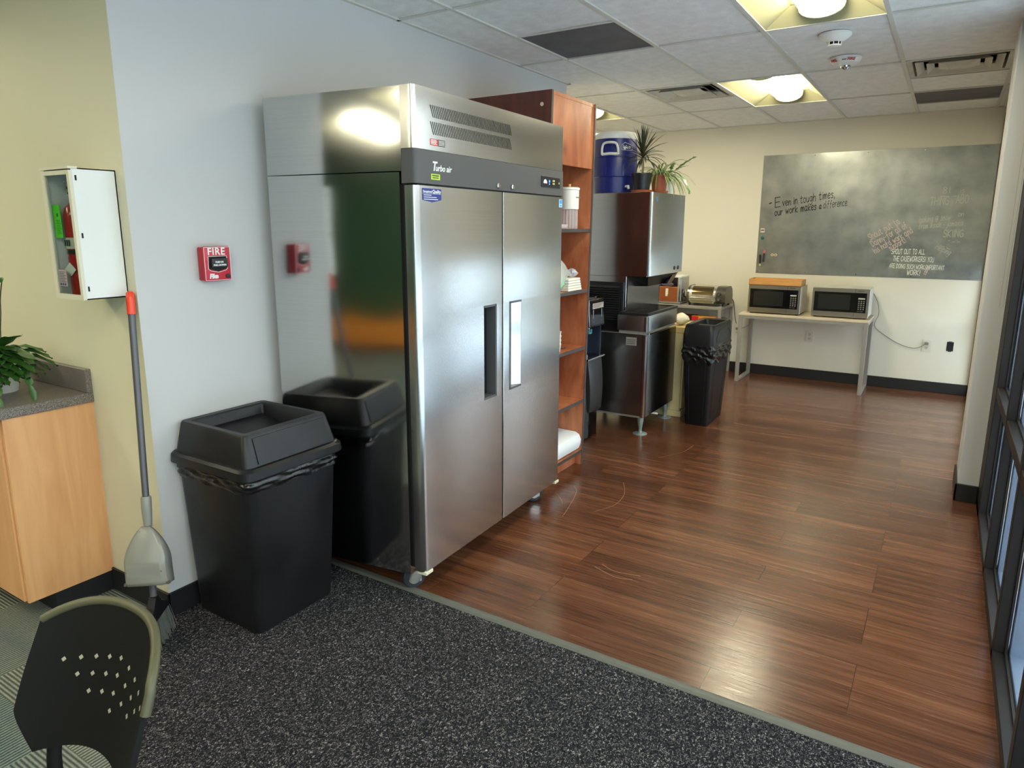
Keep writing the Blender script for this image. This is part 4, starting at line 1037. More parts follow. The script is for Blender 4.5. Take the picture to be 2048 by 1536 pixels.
b = NB(); box(b, .43, .585, 1.50, 1.665, z, z + .006, .002); loft(b, [rrect(.51, 1.585, .076, .075, .02, z + .006), rrect(.51, 1.585, .082, .082, .02, z + .026), rrect(.51, 1.585, .079, .079, .02, z + .026), rrect(.51, 1.585, .073, .072, .02, z + .010)], False, False)
tag(obj('plastic_tray', b, M_CLEAR, None), 'shallow clear plastic tray on the top shelf beside the refrigerator', 'tray')
# plastic bag and napkins on the second shelf
z = 1.191; R6 = random.Random(4)
def blob(cx, cy, z0, hx, hy, hz, amp, seed, n=18, m=12, pw=.8):
    R = random.Random(seed); b = NB(); ph = [R.uniform(0, 6.28) for _ in range(8)]; rings = []
    for j in range(m + 1):
        f = j / m; rr = (math.sin(PI * (.06 + .9 * f))) ** pw; rg = []
        for i in range(n):
            a = 2 * PI * i / n
            q = 1 + amp * (math.sin(3 * a + ph[0] + 3 * f) + .7 * math.sin(5 * a + ph[1] - 5 * f) + .6 * math.sin(8 * a + ph[2] + 9 * f)) + R.uniform(-amp, amp) * .5
            rg.append((cx + hx * rr * q * math.cos(a), cy + hy * rr * q * math.sin(a), z0 + hz * f + hz * amp * .3 * math.sin(4 * a + ph[3]) * math.sin(PI * f)))
        rings.append(rg)
    loft(b, rings); return b
t = thing('plastic_bag', 'clear plastic bag with green goods on the second shelf', 'bag', (.50, 1.63, z))
obj('bag_film', blob(.525, 1.64, z + .001, .055, .11, .20, .10, 4), mat('bag_film', (228, 234, 232), .15, alpha=.42, bump=.6, bscale=30), t, smooth=60)
obj('bag_knot', blob(.53, 1.60, z + .19, .03, .05, .085, .16, 8), MATS['bag_film'], t, smooth=60)
obj('green_contents', blob(.535, 1.625, z + .004, .035, .085, .095, .08, 9), mat('mint_green_film', (150, 204, 162), .5), t, smooth=60)
b = NB()
for k in range(5):
    a0 = b.verts and len(b.verts) or 0
    box(b, .47, .595, 1.66, 1.845 - .006 * k, z + .001 + .016 * k, z + .0155 + .016 * k, .003)
t = tag(obj('napkin_stack', b, mat('white_paper', (226, 222, 212), .8, bump=.3, bscale=30), smooth=0), 'loose stack of white paper napkins on the second shelf', 'napkins')
b = blob(.545, 1.80, z + .082, .035, .04, .055, .2, 21); tag(obj('crumpled_wrapper', b, mat('wrapper_film', (222, 226, 238), .15, alpha=.5), smooth=60), 'crumpled clear wrapper with blue print lying on the napkins', 'wrapper')
z = .816
t = thing('paper_cup_stack', 'stack of white cups on the middle shelf beside the refrigerator', 'cups', (.545, 1.60, z))
for k in range(4):
    b = NB(); lathe(b, [(.026, z + k * .026), (.034, z + .05 + k * .026), (.036, z + .052 + k * .026)], .545, 1.60, 20); obj('cup', b, M_WPL, t, smooth=40)
b = NB(); tube(b, [(.53, 1.665, z + .008), (.545, 1.70, z + .008), (.55, 1.72, z + .010)], .003, 6); tag(obj('stir_stick', b, M_DARK), 'small dark stick lying on the middle shelf', 'stick')
z = .106
b = NB(); pts = []
x1 = .598; prof = [(.30, z), (x1 - .035, z), (x1 - .012, z + .012), (x1, z + .045), (x1 + .002, z + .075), (x1 - .012, z + .108), (x1 - .04, z + .122), (.30, z + .128)]
prism(b, prof, 1.475, 1.878, 'y')
t = thing('rounded_container', 'white rounded container lying on the lowest bookcase shelf', 'container', (.45, 1.68, z))
obj('container_body', b, mat('white_cardboard', (228, 232, 236), .5), t, smooth=40, bevel=.003)
b = NB(); prism(b, [(.31, z + .006), (x1 - .04, z + .006), (x1 - .018, z + .018), (x1 - .008, z + .048), (x1 - .008, z + .075), (x1 - .02, z + .102), (x1 - .046, z + .114), (.31, z + .12)], 1.4738, 1.4752, 'y'); obj('brown_end', b, mat('kraft_end', (168, 128, 98), .6), t)

# ================================================================== WATER COOLER
x0, x1, y0, y1 = .06, .40, 2.315, 2.615
t = thing('water_cooler', 'slim black water cooler standing between bookcase and ice machine', 'water cooler', (.23, 2.46, 0))
b = NB(); 
sec = lambda xf, q=.0: [(x0, y0 + q), (xf - .03, y0 + q), (xf - .008, y0 + .05), (xf, (y0 + y1) / 2), (xf - .008, y1 - .05), (xf - .03, y1 - q), (x0, y1 - q)]
prism(b, sec(x1 + .0), .012, .635); prism(b, sec(x1 - .12), .635, .88); prism(b, sec(x1 + .0), .88, 1.085)
prism(b, [(x0, y0 + .01), (x1 - .02, y0 + .01), (x1 - .02, y1 - .01), (x0, y1 - .01)], 0, .012)
obj('cooler_body', b, M_GLOSSB, t, smooth=20, bevel=.004)
b = NB(); prism(b, [(x1 - .122, y0 + .005), (x1 - .01, y0 + .005), (x1 - .01, y0 + .02), (x1 - .122, y0 + .02)], .635, .88); obj('side_cheek', b, mat('blue_black_plastic', (44, 50, 66), .15), t); b = NB(); prism(b, [(x1 - .122, y1 - .02), (x1 - .01, y1 - .02), (x1 - .01, y1 - .005), (x1 - .122, y1 - .005)], .635, .88); obj('side_cheek', b, mat('blue_black_plastic', (44, 50, 66), .15), t)
b = NB(); rg = []
for f in [k / 10 for k in range(11)]:
    z = .215 + .405 * f; bul = .026 * math.sin(PI * (.15 + .85 * f)) ; yy0 = y0 + .075 - .035 * f
    rg.append([(x1 - .02, yy0, z), (x1 + bul * .7, yy0 + .01, z), (x1 + bul + .014, (yy0 + y1) / 2, z), (x1 + bul * .7, y1 - .01, z), (x1 - .02, y1 - .004, z)])
loft(b, rg); obj('front_door', b, mat('dark_satin_panel', (40, 40, 42), .28), t, smooth=40)
b = NB(); box(b, x1 - .02, x1 + .028, y0 + .01, y1 - .005, .622, .636, .003); dt = obj('drip_tray', b, M_CHROME, t)
b = NB(); box(b, x1 - .005, x1 + .016, y0 + .035, y1 - .015, .862, 1.070, .012, 3); xform(b, Matrix.Translation((x1, 0, .96)) @ Matrix.Rotation(-.06, 4, 'Y') @ Matrix.Translation((-x1, 0, -.96))); dp = obj('display_frame', b, mat('rosy_chrome_rim', (150, 130, 128), .15, metal=.8), t, smooth=30)
b = NB(); box(b, x1 + .012, x1 + .0185, y0 + .042, y1 - .022, .869, 1.063, .010, 3); xform(b, Matrix.Translation((x1, 0, .96)) @ Matrix.Rotation(-.06, 4, 'Y') @ Matrix.Translation((-x1, 0, -.96))); obj('display_glass', b, M_GLOSSB, dp)
b = NB(); box(b, x1 + .0205, x1 + .0225, y0 + .070, y1 - .045, 1.000, 1.040); obj('paper_label', b, mat('light_grey_label', (176, 172, 170), .6), dp)
b = NB()
for k in range(3): box(b, x1 + .0225, x1 + .0230, y0 + .076, y1 - .055 - .03 * k, 1.030 - .010 * k, 1.034 - .010 * k)
obj('label_print', b, mat('red_grey_print', (140, 80, 80), .6), dp)
for yy in (y0 + .088, y1 - .068):
    b = NB(); box(b, x1 + .0175, x1 + .0205, yy, yy + .004, .915, .992); lathe(b, [(.006, .903), (.006, .909)], x1 + .016, yy + .002, 10); obj('indicator_bar', b, mat('white_light_bar', (190, 196, 214), .4), dp)
for yy, c in ((y0 + .055, (222, 70, 62)), (y0 + .165, (110, 190, 200))):
    b = NB(); tube(b, [(x1 - .06, yy + .02, .862), (x1 - .06, yy + .02, .835)], .008, 10); o = obj('tap', b, M_CHROME, t, smooth=40)
    b = NB(); box(b, x1 - .055, x1 - .045, yy, yy + .045, .800, .808); box(b, x1 - .055, x1 - .045, yy, yy + .007, .805, .832); box(b, x1 - .055, x1 - .045, yy + .038, yy + .045, .805, .832); obj('tap_lever', b, mat('lever_%d' % c[0], c, .4), o)
b = NB(); box(b, x1 - .03, x1 - .02, y0 + .09, y0 + .115, .852, .872); obj('red_light', b, M_RED, t)
b = NB(); box(b, x1 - .115, x1 - .112, y0 + .045, y0 + .10, .668, .706); box(b, x1 - .03, x1 - .02, y0 + .02, y0 + .09, .637, .655); obj('warning_sticker', b, mat('pale_sticker', (200, 190, 200), .5), t)

# ================================================================== ICE MACHINE
t = thing('ice_machine', 'tall stainless steel ice and water dispenser on legs with black louvre', 'ice machine', (.36, 3.15, 0))
UY0, UY1, UX = 2.825, 3.565, .682
b = NB(); box(b, .02, .492, UY0, UY1, .80, 1.215, .002, 1); box(b, .02, UX - .026, UY0, UY1, 1.215, 1.842, .002, 1); ub = obj('upper_housing', b, M_SIDE, t)
b = NB(); prism(b, [(UX - .030, UY0 - .002), (UX - .018, UY0 - .002), (UX - .005, UY0 + .004), (UX, UY0 + .020), (UX, UY1 - .012), (UX - .008, UY1), (UX - .030, UY1)], 1.222, 1.842); fp = obj('front_panel', b, M_STEEL, t, smooth=30)
b = NB(); lathe(b, [(.020, 0), (.020, .001)], 0, 0, 24); xform(b, Matrix.Translation((UX + .0002, 2.905, 1.790)) @ Matrix.Rotation(PI / 2, 4, 'Y')); lg = obj('round_emblem', b, mat('pale_blue_emblem', (150, 196, 220), .4), fp)
b = NB(); tube(b, [(UX + .0016, 2.905 + .017 * math.cos(a), 1.790 + .017 * math.sin(a)) for a in [2 * PI * k / 20 for k in range(21)]], .0022, 6); box(b, UX + .001, UX + .0022, 2.899, 2.911, 1.779, 1.801); obj('emblem_mark', b, mat('blue_emblem_mark', (28, 84, 140), .4), lg)
for y in (3.365, 3.455):
    b = NB(); lathe(b, [(.016, 0), (.016, .004), (.010, .006)], 0, 0, 18); xform(b, Matrix.Translation((UX, y, 1.262)) @ Matrix.Rotation(PI / 2, 4, 'Y')); obj('push_button', b, M_BLACK, fp, smooth=30)
b = NB(); rg = [[(.49, 2.84, 1.214), (UX - .02, 2.84, 1.214), (UX - .02, 3.50, 1.214), (.49, 3.50, 1.214)], [(.49, 2.98, 1.13), (UX - .09, 3.02, 1.13), (UX - .09, 3.30, 1.13), (.49, 3.34, 1.13)]]; loft(b, rg); ch = obj('dispenser_chute', b, M_BLACK, t)
b = NB(); prism(b, [(3.49, 1.212), (3.36, 1.135), (3.29, 1.135), (3.44, 1.212)], UX - .085, UX - .03, 'x')
prism(b, [(3.50, 1.214), (3.55, 1.214), (3.40, 1.135), (3.36, 1.135)], UX - .085, UX - .03, 'x'); obj('chute_bracket', b, M_DARKST, t)
b = NB(); box(b, .485, .500, UY0 + .012, 3.53, .905, 1.200, .001, 1); obj('splash_panel', b, M_STEEL2, t)
b = NB(); prism(b, [(.488, UY0 + .002), (.506, UY0 + .002), (.506, UY0 + .014), (.488, UY0 + .014)], .79, 1.205); obj('edge_strip', b, M_BRIGHT, t)
# louvre on the left side
b = NB(); yy = UY0 - .022
box(b, .12, .468, yy - .002, UY0, .865, 1.160)
lo = obj('louvre_frame', b, M_BLACK, t)
b = NB()
for k in range(15):
    z = .885 + k * .0178
    prism(b, [(yy - .004, z), (yy - .016, z - .008), (yy - .016, z - .005), (yy - .004, z + .006)], .135, .455, 'x')
obj('louvre_slats', b, mat('black_slat', (30, 30, 32), .35), lo)
b = NB(); box(b, .02, .475, UY0 - .012, UY0, .80, 1.168); obj('black_side_cover', b, mat('satin_black_cover', (22, 22, 24), .3), t)
# lower bin
LY0, LY1, LX = 2.735, 3.400, .712
b = NB(); box(b, .06, LX - .03, LY0, LY1, .150, .790, .002, 1); lb = obj('bin_body', b, M_STEEL2, t)
b = NB(); prism(b, [(LX - .032, LY0), (LX - .02, LY0), (LX - .006, LY0 + .005), (LX, LY0 + .02), (LX, LY1 - .004), (LX - .032, LY1)], .142, .785); obj('front_door', b, M_DARKST, t, smooth=30)
b = NB(); prism(b, [(LX - .026, LY0 - .003), (LX - .01, LY0 - .002), (LX + .001, LY0 + .012), (LX + .001, LY0 + .026), (LX - .003, LY0 + .026), (LX - .003, LY0 + .014), (LX - .026, LY0 + .001)], .142, .780); prism(b, [(LX - .026, LY0 - .003), (LX - .01, LY0 - .002), (LX + .001, LY0 + .012), (LX + .001, LY0 + .026), (LX - .003, LY0 + .026), (LX - .003, LY0 + .014), (LX - .026, LY0 + .001)], .812, .925)
obj('corner_trim', b, M_BRIGHT, t, smooth=30)
b = NB(); prism(b, [(.470, LY0), (LX - .02, LY0), (LX - .005, LY0 + .005), (LX, LY0 + .02), (LX, LY1), (.470, LY1)], .812, .930); obj('tray_housing', b, M_STEEL2, t, smooth=30)
b = NB(); box(b, .48, LX - .012, LY0 + .01, LY1 - .005, .786, .812); obj('reveal_strip', b, M_ALU, t)
b = NB(); prism(b, [(LX - .002, .805), (LX + .010, .800), (LX + .010, .790), (LX - .002, .788)], LY0 + .02, LY1 - .002, 'y') if False else box(b, LX - .004, LX + .006, LY0 + .03, LY1 - .002, .783, .800, .003); obj('grip_ledge', b, M_BRIGHT, t)
b = NB(); 
for a in ((.478, LX + .004, LY0 - .006, LY0 + .012), (.478, LX + .004, LY1 - .012, LY1 + .004), (.478, .495, LY0, LY1), (LX - .016, LX + .004, LY0, LY1)): box(b, *a, .930, .952, .002, 1)
tr = obj('tray_rim', b, M_BLACK, t)
b = NB(); box(b, .49, LX - .012, LY0 + .01, LY1 - .01, .928, .934); obj('tray_well', b, M_DARK, tr)
b = NB()
for k in range(26): y = LY0 + .03 + k * .0235; box(b, .497, LX - .02, y, y + .005, .944, .948)
for x in (.53, .60, .67): box(b, x, x + .004, LY0 + .012, LY1 - .012, .941, .945)
obj('drip_grate', b, M_DARKST, tr)
b = NB(); box(b, .545, .63, LY0 - .0015, LY0, .700, .762); pl = obj('rating_plate', b, M_ALU, t)
b = NB()
for k in range(3): box(b, .552, .622, LY0 - .002, LY0 - .0014, .712 + k * .014, .717 + k * .014)
obj('plate_print', b, M_FASC, pl)
b = NB(); box(b, .10, LX - .02, LY0 + .01, LY1 - .01, .132, .150); obj('base_frame', b, M_ALU, t)
for x, y in ((.672, 2.775), (.672, 3.335), (.12, 2.775), (.12, 3.335)):
    b = NB(); lathe(b, [(.056, 0), (.056, .004), (.050, .007), (.016, .012), (.013, .035), (.014, .038), (.024, .105), (.025, .14)], x, y, 20); obj('leg', b, M_GALVLEG, t, smooth=35)
b = NB(); tube(b, [(.50, 3.0, .115), (.72, 3.02, .112)], .008, 10); obj('drain_pipe', b, M_WPL, t, smooth=40)

# ---- on top of the ice machine
z = 1.843; cx, cy = .270, 3.035
t = thing('beverage_jug', 'big blue insulated drinks jug with white lid on the ice machine', 'jug', (cx, cy, z))
def rjug(prof, seg=48, rib=None):
    b = NB(); rings = []
    for r, zz in prof:
        rings.append([(cx + (r + ((.0025 if (k % 2) else -.0015) if rib and rib[0] < zz < rib[1] and (k % 12) not in (0,) else 0)) * math.cos(2 * PI * k / seg), cy + (r + ((.0025 if (k % 2) else -.0015) if rib and rib[0] < zz < rib[1] and (k % 12) not in (0,) else 0)) * math.sin(2 * PI * k / seg), z + zz) for k in range(seg)])
    loft(b, rings); return b
obj('jug_body', rjug([(.158, 0), (.164, .006), (.168, .12), (.176, .125), (.177, .13), (.177, .133), (.172, .262), (.172, .266), (.176, .27), (.172, .36), (.168, .405)], 96, (.131, .264)), M_BLUE, t, smooth=25)
b = NB(); lathe(b, [(.169, z + .405), (.172, z + .410), (.172, z + .440), (.160, z + .455), (.120, z + .460)], cx, cy, 40); obj('lid', b, M_WPL, t, smooth=35)
for ang in (-78, 102):
    a = math.radians(ang); n_ = Vector((math.cos(a), math.sin(a), 0)); s_ = Vector((-math.sin(a), math.cos(a), 0))
    P_ = lambda u, w, o=.181: Vector((cx, cy, z)) + n_ * (o - abs(u) * .10) + s_ * u + Vector((0, 0, w))
    b = NB(); tube(b, smooth_curve([P_(-.062, .285), P_(-.060, .33, .19), P_(-.045, .365, .195), P_(0, .372, .2), P_(.045, .365, .195), P_(.060, .33, .19), P_(.062, .285)], 4), .009, 8)
    tube(b, [P_(-.062, .288), P_(0, .292), P_(.062, .288)], .011, 8); obj('handle', b, M_WPL, t, smooth=50)
a = math.radians(-35); n_ = Vector((math.cos(a), math.sin(a), 0)); s_ = Vector((-math.sin(a), math.cos(a), 0)); o_ = Vector((cx, cy, z)) + n_ * .1765
b = text_bm('Igloo', .034, frame(o_ - s_ * .035 + Vector((0, 0, .330)), s_, (0, 0, 1)), bold=.001); obj('lettering', b, M_LETW, t)
b = NB()
pl_ = [(-.045, .318), (.045, .318), (.045, .352), (.018, .362), (-.020, .372), (-.045, .356)]
for i in range(len(pl_)):
    q0, q1 = pl_[i], pl_[(i + 1) % len(pl_)]
    tube(b, [o_ + s_ * q0[0] + Vector((0, 0, q0[1])), o_ + s_ * q1[0] + Vector((0, 0, q1[1]))], .0014, 5)
obj('emblem_outline', b, M_LETW, t)
b = NB(); xx = o_ + n_ * .006; tube(b, [o_ + Vector((0, 0, .05)), o_ + n_ * .035 + Vector((0, 0, .05)), o_ + n_ * .038 + Vector((0, 0, .03))], .010, 8); obj('tap', b, M_WPL, t, smooth=40)

def pot(name_t, label, cx, cy, z, r0, r1, h, m, msauc, saucer=True):
    t = thing(name_t, label, 'potted plant', (cx, cy, z))
    zz = z
    if saucer:
        b = NB(); lathe(b, [(r0 + .014, z), (r0 + .026, z + .018), (r0 + .022, z + .018), (r0 + .012, z + .005)], cx, cy, 30); obj('saucer', b, msauc, t, smooth=35); zz = z + .006
    b = NB(); lathe(b, [(r0, zz), (r1, zz + h - .016), (r1 + .005, zz + h - .015), (r1 + .005, zz + h), (r1 - .003, zz + h), (r1 - .006, zz + h - .02), (.0, zz + h - .022)], cx, cy, 30, False); b.faces.new([v for v in b.verts][:30][::-1]); obj('pot', b, m, t, smooth=35)
    return t, zz + h
R8 = random.Random(18)
t, zt = pot('potted_dracaena', 'spiky dragon tree in a black plastic pot on a terracotta saucer', .545, 2.93, 1.843, .058, .072, .135, M_BLACK, M_TERRA)
b = NB(); tube(b, smooth_curve([(.545, 2.93, zt - .03), (.547, 2.932, zt + .06), (.544, 2.93, zt + .13)], 4), .006, 8); obj('stem', b, mat('tan_stem', (150, 132, 96), .8), t, smooth=50)
b = NB()
for k in range(64):
    a = k * 2.4 + R8.uniform(-.2, .2); el = .05 + 1.45 * (k / 64) ** 1.1; dz = zt + .09 + .05 * k / 64
    dv = (math.cos(a) * math.cos(el), math.sin(a) * math.cos(el), math.sin(el))
    leaf_bm(b, (.545, 2.93, dz), dv, R8.uniform(.17, .23), .0068, .15 + 1.6 * (1 - k / 64), 0, 9, fold=.4)
obj('leaves', b, M_DRAC, t, smooth=60)
t, zt = pot('spider_plant', 'spider plant with long arching striped leaves in a terracotta pot', .600, 3.15, 1.843, .050, .066, .135, M_TERRA, M_TERRA)
b = NB()
for k in range(84):
    a = k * 2.4 + R8.uniform(-.3, .3); el = R8.uniform(.3, 1.25)
    dv = (math.cos(a) * math.cos(el), math.sin(a) * math.cos(el), math.sin(el)); ln = R8.uniform(.16, .30)
    if math.cos(a) < -.2: ln *= .75
    leaf_bm(b, (.600 + .02 * math.cos(a), 3.15 + .02 * math.sin(a), zt - .02), dv, ln, .0066, 2.6, 0, 11, fold=.4)
for k, (dx, dy) in enumerate(((1, -.3), (1, .05), (.9, -.6), (.8, .3))):
    leaf_bm(b, (.62, 3.14, zt - .01), (dx, dy, .5), .36 - .02 * k, .0045, 4.0, 0, 14, fold=.4)
obj('leaves', b, M_LEAF2, t, smooth=60)
t, zt = pot('serrated_leaf_plant', 'jagged green plant in a tall white pot behind the spider plant', .600, 3.335, 1.843, .045, .052, .165, M_WPL, M_WPL, False)
b = NB()
def zig(b, base, dv, ln, w, droop):
    d = Vector(dv).normalized(); side = d.cross(Vector((0, 0, 1))).normalized(); p = Vector(base); n = 12; row = []
    for k in range(n + 1):
        f = k / n; w1 = (w if f > .35 else w * .12) * (1 - .5 * max(0, f - .6)) ; s1 = 1.3 if k % 2 else .45; s2 = .5 if k % 2 else 1.2
        row.append([p - side * w1 * s1, p, p + side * w1 * s2]); p = p + d * ln / n; d = (d + Vector((0, 0, -droop / n))).normalized()
    Q = [[b.verts.new(q) for q in r] for r in row]
    for A_, B_ in zip(Q, Q[1:]):
        for i in range(2): b.faces.new((A_[i], A_[i + 1], B_[i + 1], B_[i]))
bz = (.62, 3.31, zt - .02)
for dv, ln, w, dr in (((1, -.1, .9), .26, .020, .5), ((1, .0, .75), .24, .018, .1), ((1, -.4, .35), .30, .016, 2.4), ((.9, .3, .5), .25, .018, 2.0), ((1, -.5, .8), .22, .018, .8), ((.9, .1, .15), .24, .015, 1.2), ((-.3, .9, .8), .2, .018, 1.2), ((.5, -.8, .9), .2, .016, .8)): zig(b, bz, dv, ln, w, dr)
obj('leaves', b, M_LEAF3, t, smooth=60)

# ================================================================== BEIGE CABINET, SLIM TRASH CAN
t = thing('beige_cabinet', 'beige metal storage cabinet standing behind the ice machine', 'cabinet', (.5, 3.62, 0))
b = NB(); box(b, .22, .770, 3.415, 3.80, .05, .765, .004, 1); obj('cabinet_body', b, M_BEIGE, t)
b = NB(); box(b, .20, .785, 3.405, 3.81, 0, .05, .002, 1); obj('base_plinth', b, M_BEIGE, t)
b = NB(); box(b, .215, .788, 3.410, 3.805, .720, .770, .003, 1); obj('top_rail', b, mat('warm_beige_top', (210, 182, 122), .45), t)
b = NB(); box(b, .770, .782, 3.425, 3.795, .07, .712, .002, 1); obj('drawer_front', b, M_BEIGE, t)
t = tag(obj('crumpled_bag', blob(.70, 3.56, .772, .06, .09, .10, .10, 31), mat('cream_plastic_bag', (224, 216, 190), .5), smooth=60), 'crumpled cream plastic bag lying on the beige cabinet', 'bag')

cx, cy = .965, 3.455
t = thing('slim_trash_can', 'slim tall black trash can with black liner bag near the far table', 'trash can', (cx, cy, 0))
b = NB(); loft(b, [rrect(cx, cy, .088, .215, .02, 0), rrect(cx, cy, .092, .222, .025, .01), rrect(cx, cy, .118, .262, .03, .60), rrect(cx, cy, .120, .265, .03, .62)]); bb_ = obj('bin_body', b, M_BIN, t, smooth=35)
b = NB()
# raised panel ribs on the end and sides
for s_ in (-1, 1):
    pts = [Vector((cx + s_ * .055, cy - .2215, .04)), Vector((cx + s_ * .068, cy - .2545, .50)), Vector((cx + s_ * .055, cy - .2575, .555)), Vector((cx, cy - .2585, .565))]
    tube(b, pts, .0035, 6)
for yy in (-.15, .15):
    tube(b, [Vector((cx + .0935, cy + yy * .9, .05)), Vector((cx + .1165, cy + yy, .58))], .004, 6)
obj('body_rib', b, M_BIN, bb_)
b = NB(); loft(b, ruffle(cx, cy, .124, .268, .535, .68, 16, .012, 14, .2, .012), False, False); obj('bag_liner', b, M_BAG, t, smooth=60)
b = NB(); rr = lambda hx, hy, z, dz=0: [(x, y, zz + dz * math.cos((x - cx) / .12 * PI / 2) * (1 if abs(y - cy) > .2 else 0)) for x, y, zz in rrect(cx, cy, hx, hy, min(.04, hx * .3), z, 5)]
loft(b, [rr(.126, .272, .62), rr(.128, .274, .66), rr(.126, .270, .76), rr(.118, .258, .818), rr(.110, .248, .830, 0), rr(.088, .215, .822), rr(.080, .205, .79), rr(.070, .19, .70)], True, False)
lid = obj('lid', b, M_BIN, t, smooth=40)
b = NB(); loft(b, [[(cx - .075, cy - .20, .772), (cx + .075, cy - .20, .772), (cx + .075, cy, .806), (cx - .075, cy, .806)], [(cx - .075, cy - .20, .766), (cx + .075, cy - .20, .766), (cx + .075, cy, .800), (cx - .075, cy, .800)]]); loft(b, [[(cx - .075, cy, .806), (cx + .075, cy, .806), (cx + .075, cy + .2, .772), (cx - .075, cy + .2, .772)], [(cx - .075, cy, .800), (cx + .075, cy, .800), (cx + .075, cy + .2, .766), (cx - .075, cy + .2, .766)]])
obj('swing_flap', b, M_BIN, t)
b = NB(); tube(b, smooth_curve([(cx + .1275, cy - .20, .69), (cx + .127, cy - .19, .735), (cx + .126, cy - .13, .775), (cx + .126, cy, .785), (cx + .126, cy + .13, .775), (cx + .127, cy + .19, .735), (cx + .1275, cy + .2, .69)], 4), .003, 6); obj('lid_rib', b, M_BIN, lid)

# ================================================================== GREY STAND WITH APPLIANCES
t = thing('metal_stand', 'grey metal two-level stand in the far corner carrying the toaster oven', 'stand', (.12, 5.35, 0))
for x, y, h in ((.600, 5.11, .775), (.600, 5.575, .80), (-.40, 5.11, .775), (-.40, 5.575, .80)):
    b = NB(); box(b, x - .012, x + .018, y - .014, y + .014, 0, h, .002, 1); obj('leg', b, M_ALU, t)
b = NB(); box(b, -.415, .620, 5.095, 5.60, .735, .765, .003, 1); obj('top_shelf', b, M_ALU, t)
b = NB(); box(b, -.415, .620, 5.095, 5.60, .575, .600, .003, 1); obj('lower_shelf', b, M_ALU, t)
b = NB(); box(b, -.40, .60, 5.585, 5.600, .765, .80, .002, 1); obj('back_lip', b, mat('dark_back_lip', (74, 70, 68), .5), t)
b = NB(); box(b, -.36, .28, 5.14, 5.42, .0005 + .600, .635, .002, 1); tag(obj('red_brown_tray', b, mat('red_brown_box', (126, 58, 40), .5)), 'red-brown flat box on the lower level of the metal stand', 'box')
t = thing('wrap_box', 'long orange and red foil wrap box on the lower level of the stand', 'box', (.46, 5.17, .6005))
b = NB(); box(b, .30, .585, 5.13, 5.185, .6005, .655, .002, 1); obj('carton', b, mat('orange_carton', (214, 138, 40), .45), t)
b = NB(); box(b, .302, .375, 5.1288, 5.1302, .603, .652); obj('red_panel', b, mat('red_carton_panel', (184, 34, 28), .45), t)
b = NB(); prism(b, [(.50, .603), (.583, .603), (.583, .652), (.56, .652), (.54, .628)], 5.1288, 5.1302, 'y'); obj('brown_panel', b, mat('brown_carton_panel', (92, 40, 20), .45), t)
b = text_bm('Reynolds', .020, frame((.385, 5.1285, .622), (1, 0, 0), (0, 0, 1)), bold=.0008); obj('lettering', b, mat('carton_print', (150, 60, 20), .5), t)
# countertop ice maker
x0, x1, y0, y1, z0 = -.105, .150, 5.16, 5.46, .766
t = thing('countertop_ice_maker', 'countertop ice maker with copper front and clear upper window', 'appliance', (.02, 5.3, z0))
b = NB(); box(b, x0 - .015, x1 + .012, y0 - .012, y1, z0, z0 + .022, .006); obj('base', b, M_GREY, t)
b = NB(); box(b, x0, x1, y0 + .045, y1, z0 + .022, z0 + .30, .012); obj('housing', b, mat('silver_plastic', (168, 168, 166), .3, metal=.4), t)
b = NB(); box(b, x0, x1 - .035, y0, y0 + .046, z0 + .022, z0 + .185, .004); cp = obj('copper_front', b, M_COPPER, t)
b = NB(); box(b, x0 + .09, x0 + .12, y0 - .005, y0, z0 + .10, z0 + .165, .002); lathe(b, [(.012, z0 + .082), (.012, z0 + .1)], x0 + .105, y0 - .006, 14); obj('scoop_badge', b, mat('pale_badge', (220, 214, 200), .4), cp)
b = text_bm('NUGGET ICE', .012, frame((x0 + .055, y0 - .0008, z0 + .045), (1, 0, 0), (0, 0, 1))); obj('lettering', b, mat('copper_print', (120, 62, 40), .5), cp)
b = NB(); box(b, x0 + .004, x1 - .037, y0 + .004, y0 + .044, z0 + .186, z0 + .285, .004); obj('clear_window', b, glass('smoky_window', (170, 160, 178), 1.5, .05), t)
b = NB(); box(b, x0 - .004, x1 + .004, y0, y1, z0 + .286, z0 + .306, .004); obj('lid', b, M_WPL, t)
b = NB(); box(b, x1 - .034, x1 - .012, y0 + .002, y0 + .05, z0 + .024, z0 + .285, .004); obj('silver_pillar', b, M_CHROME, t)
b = NB(); lathe(b, [(.050, 0), (.050, .006), (.035, .010)], 0, 0, 24); xform(b, Matrix.Translation((x1, y0 + .15, z0 + .10)) @ Matrix.Rotation(PI / 2, 4, 'Y')); obj('side_dial', b, M_CHROME, t, smooth=35)
b = NB(); box(b, x1, x1 + .001, y0 + .05, y0 + .10, z0 + .03, z0 + .16); obj('black_side_panel', b, M_BLACK, t)
obj('ice_heap', blob(x0 + .10, y0 + .023, z0 + .186, .07, .014, .05, .1, 12), mat('frosty_ice', (220, 216, 214), .6), t, smooth=60)
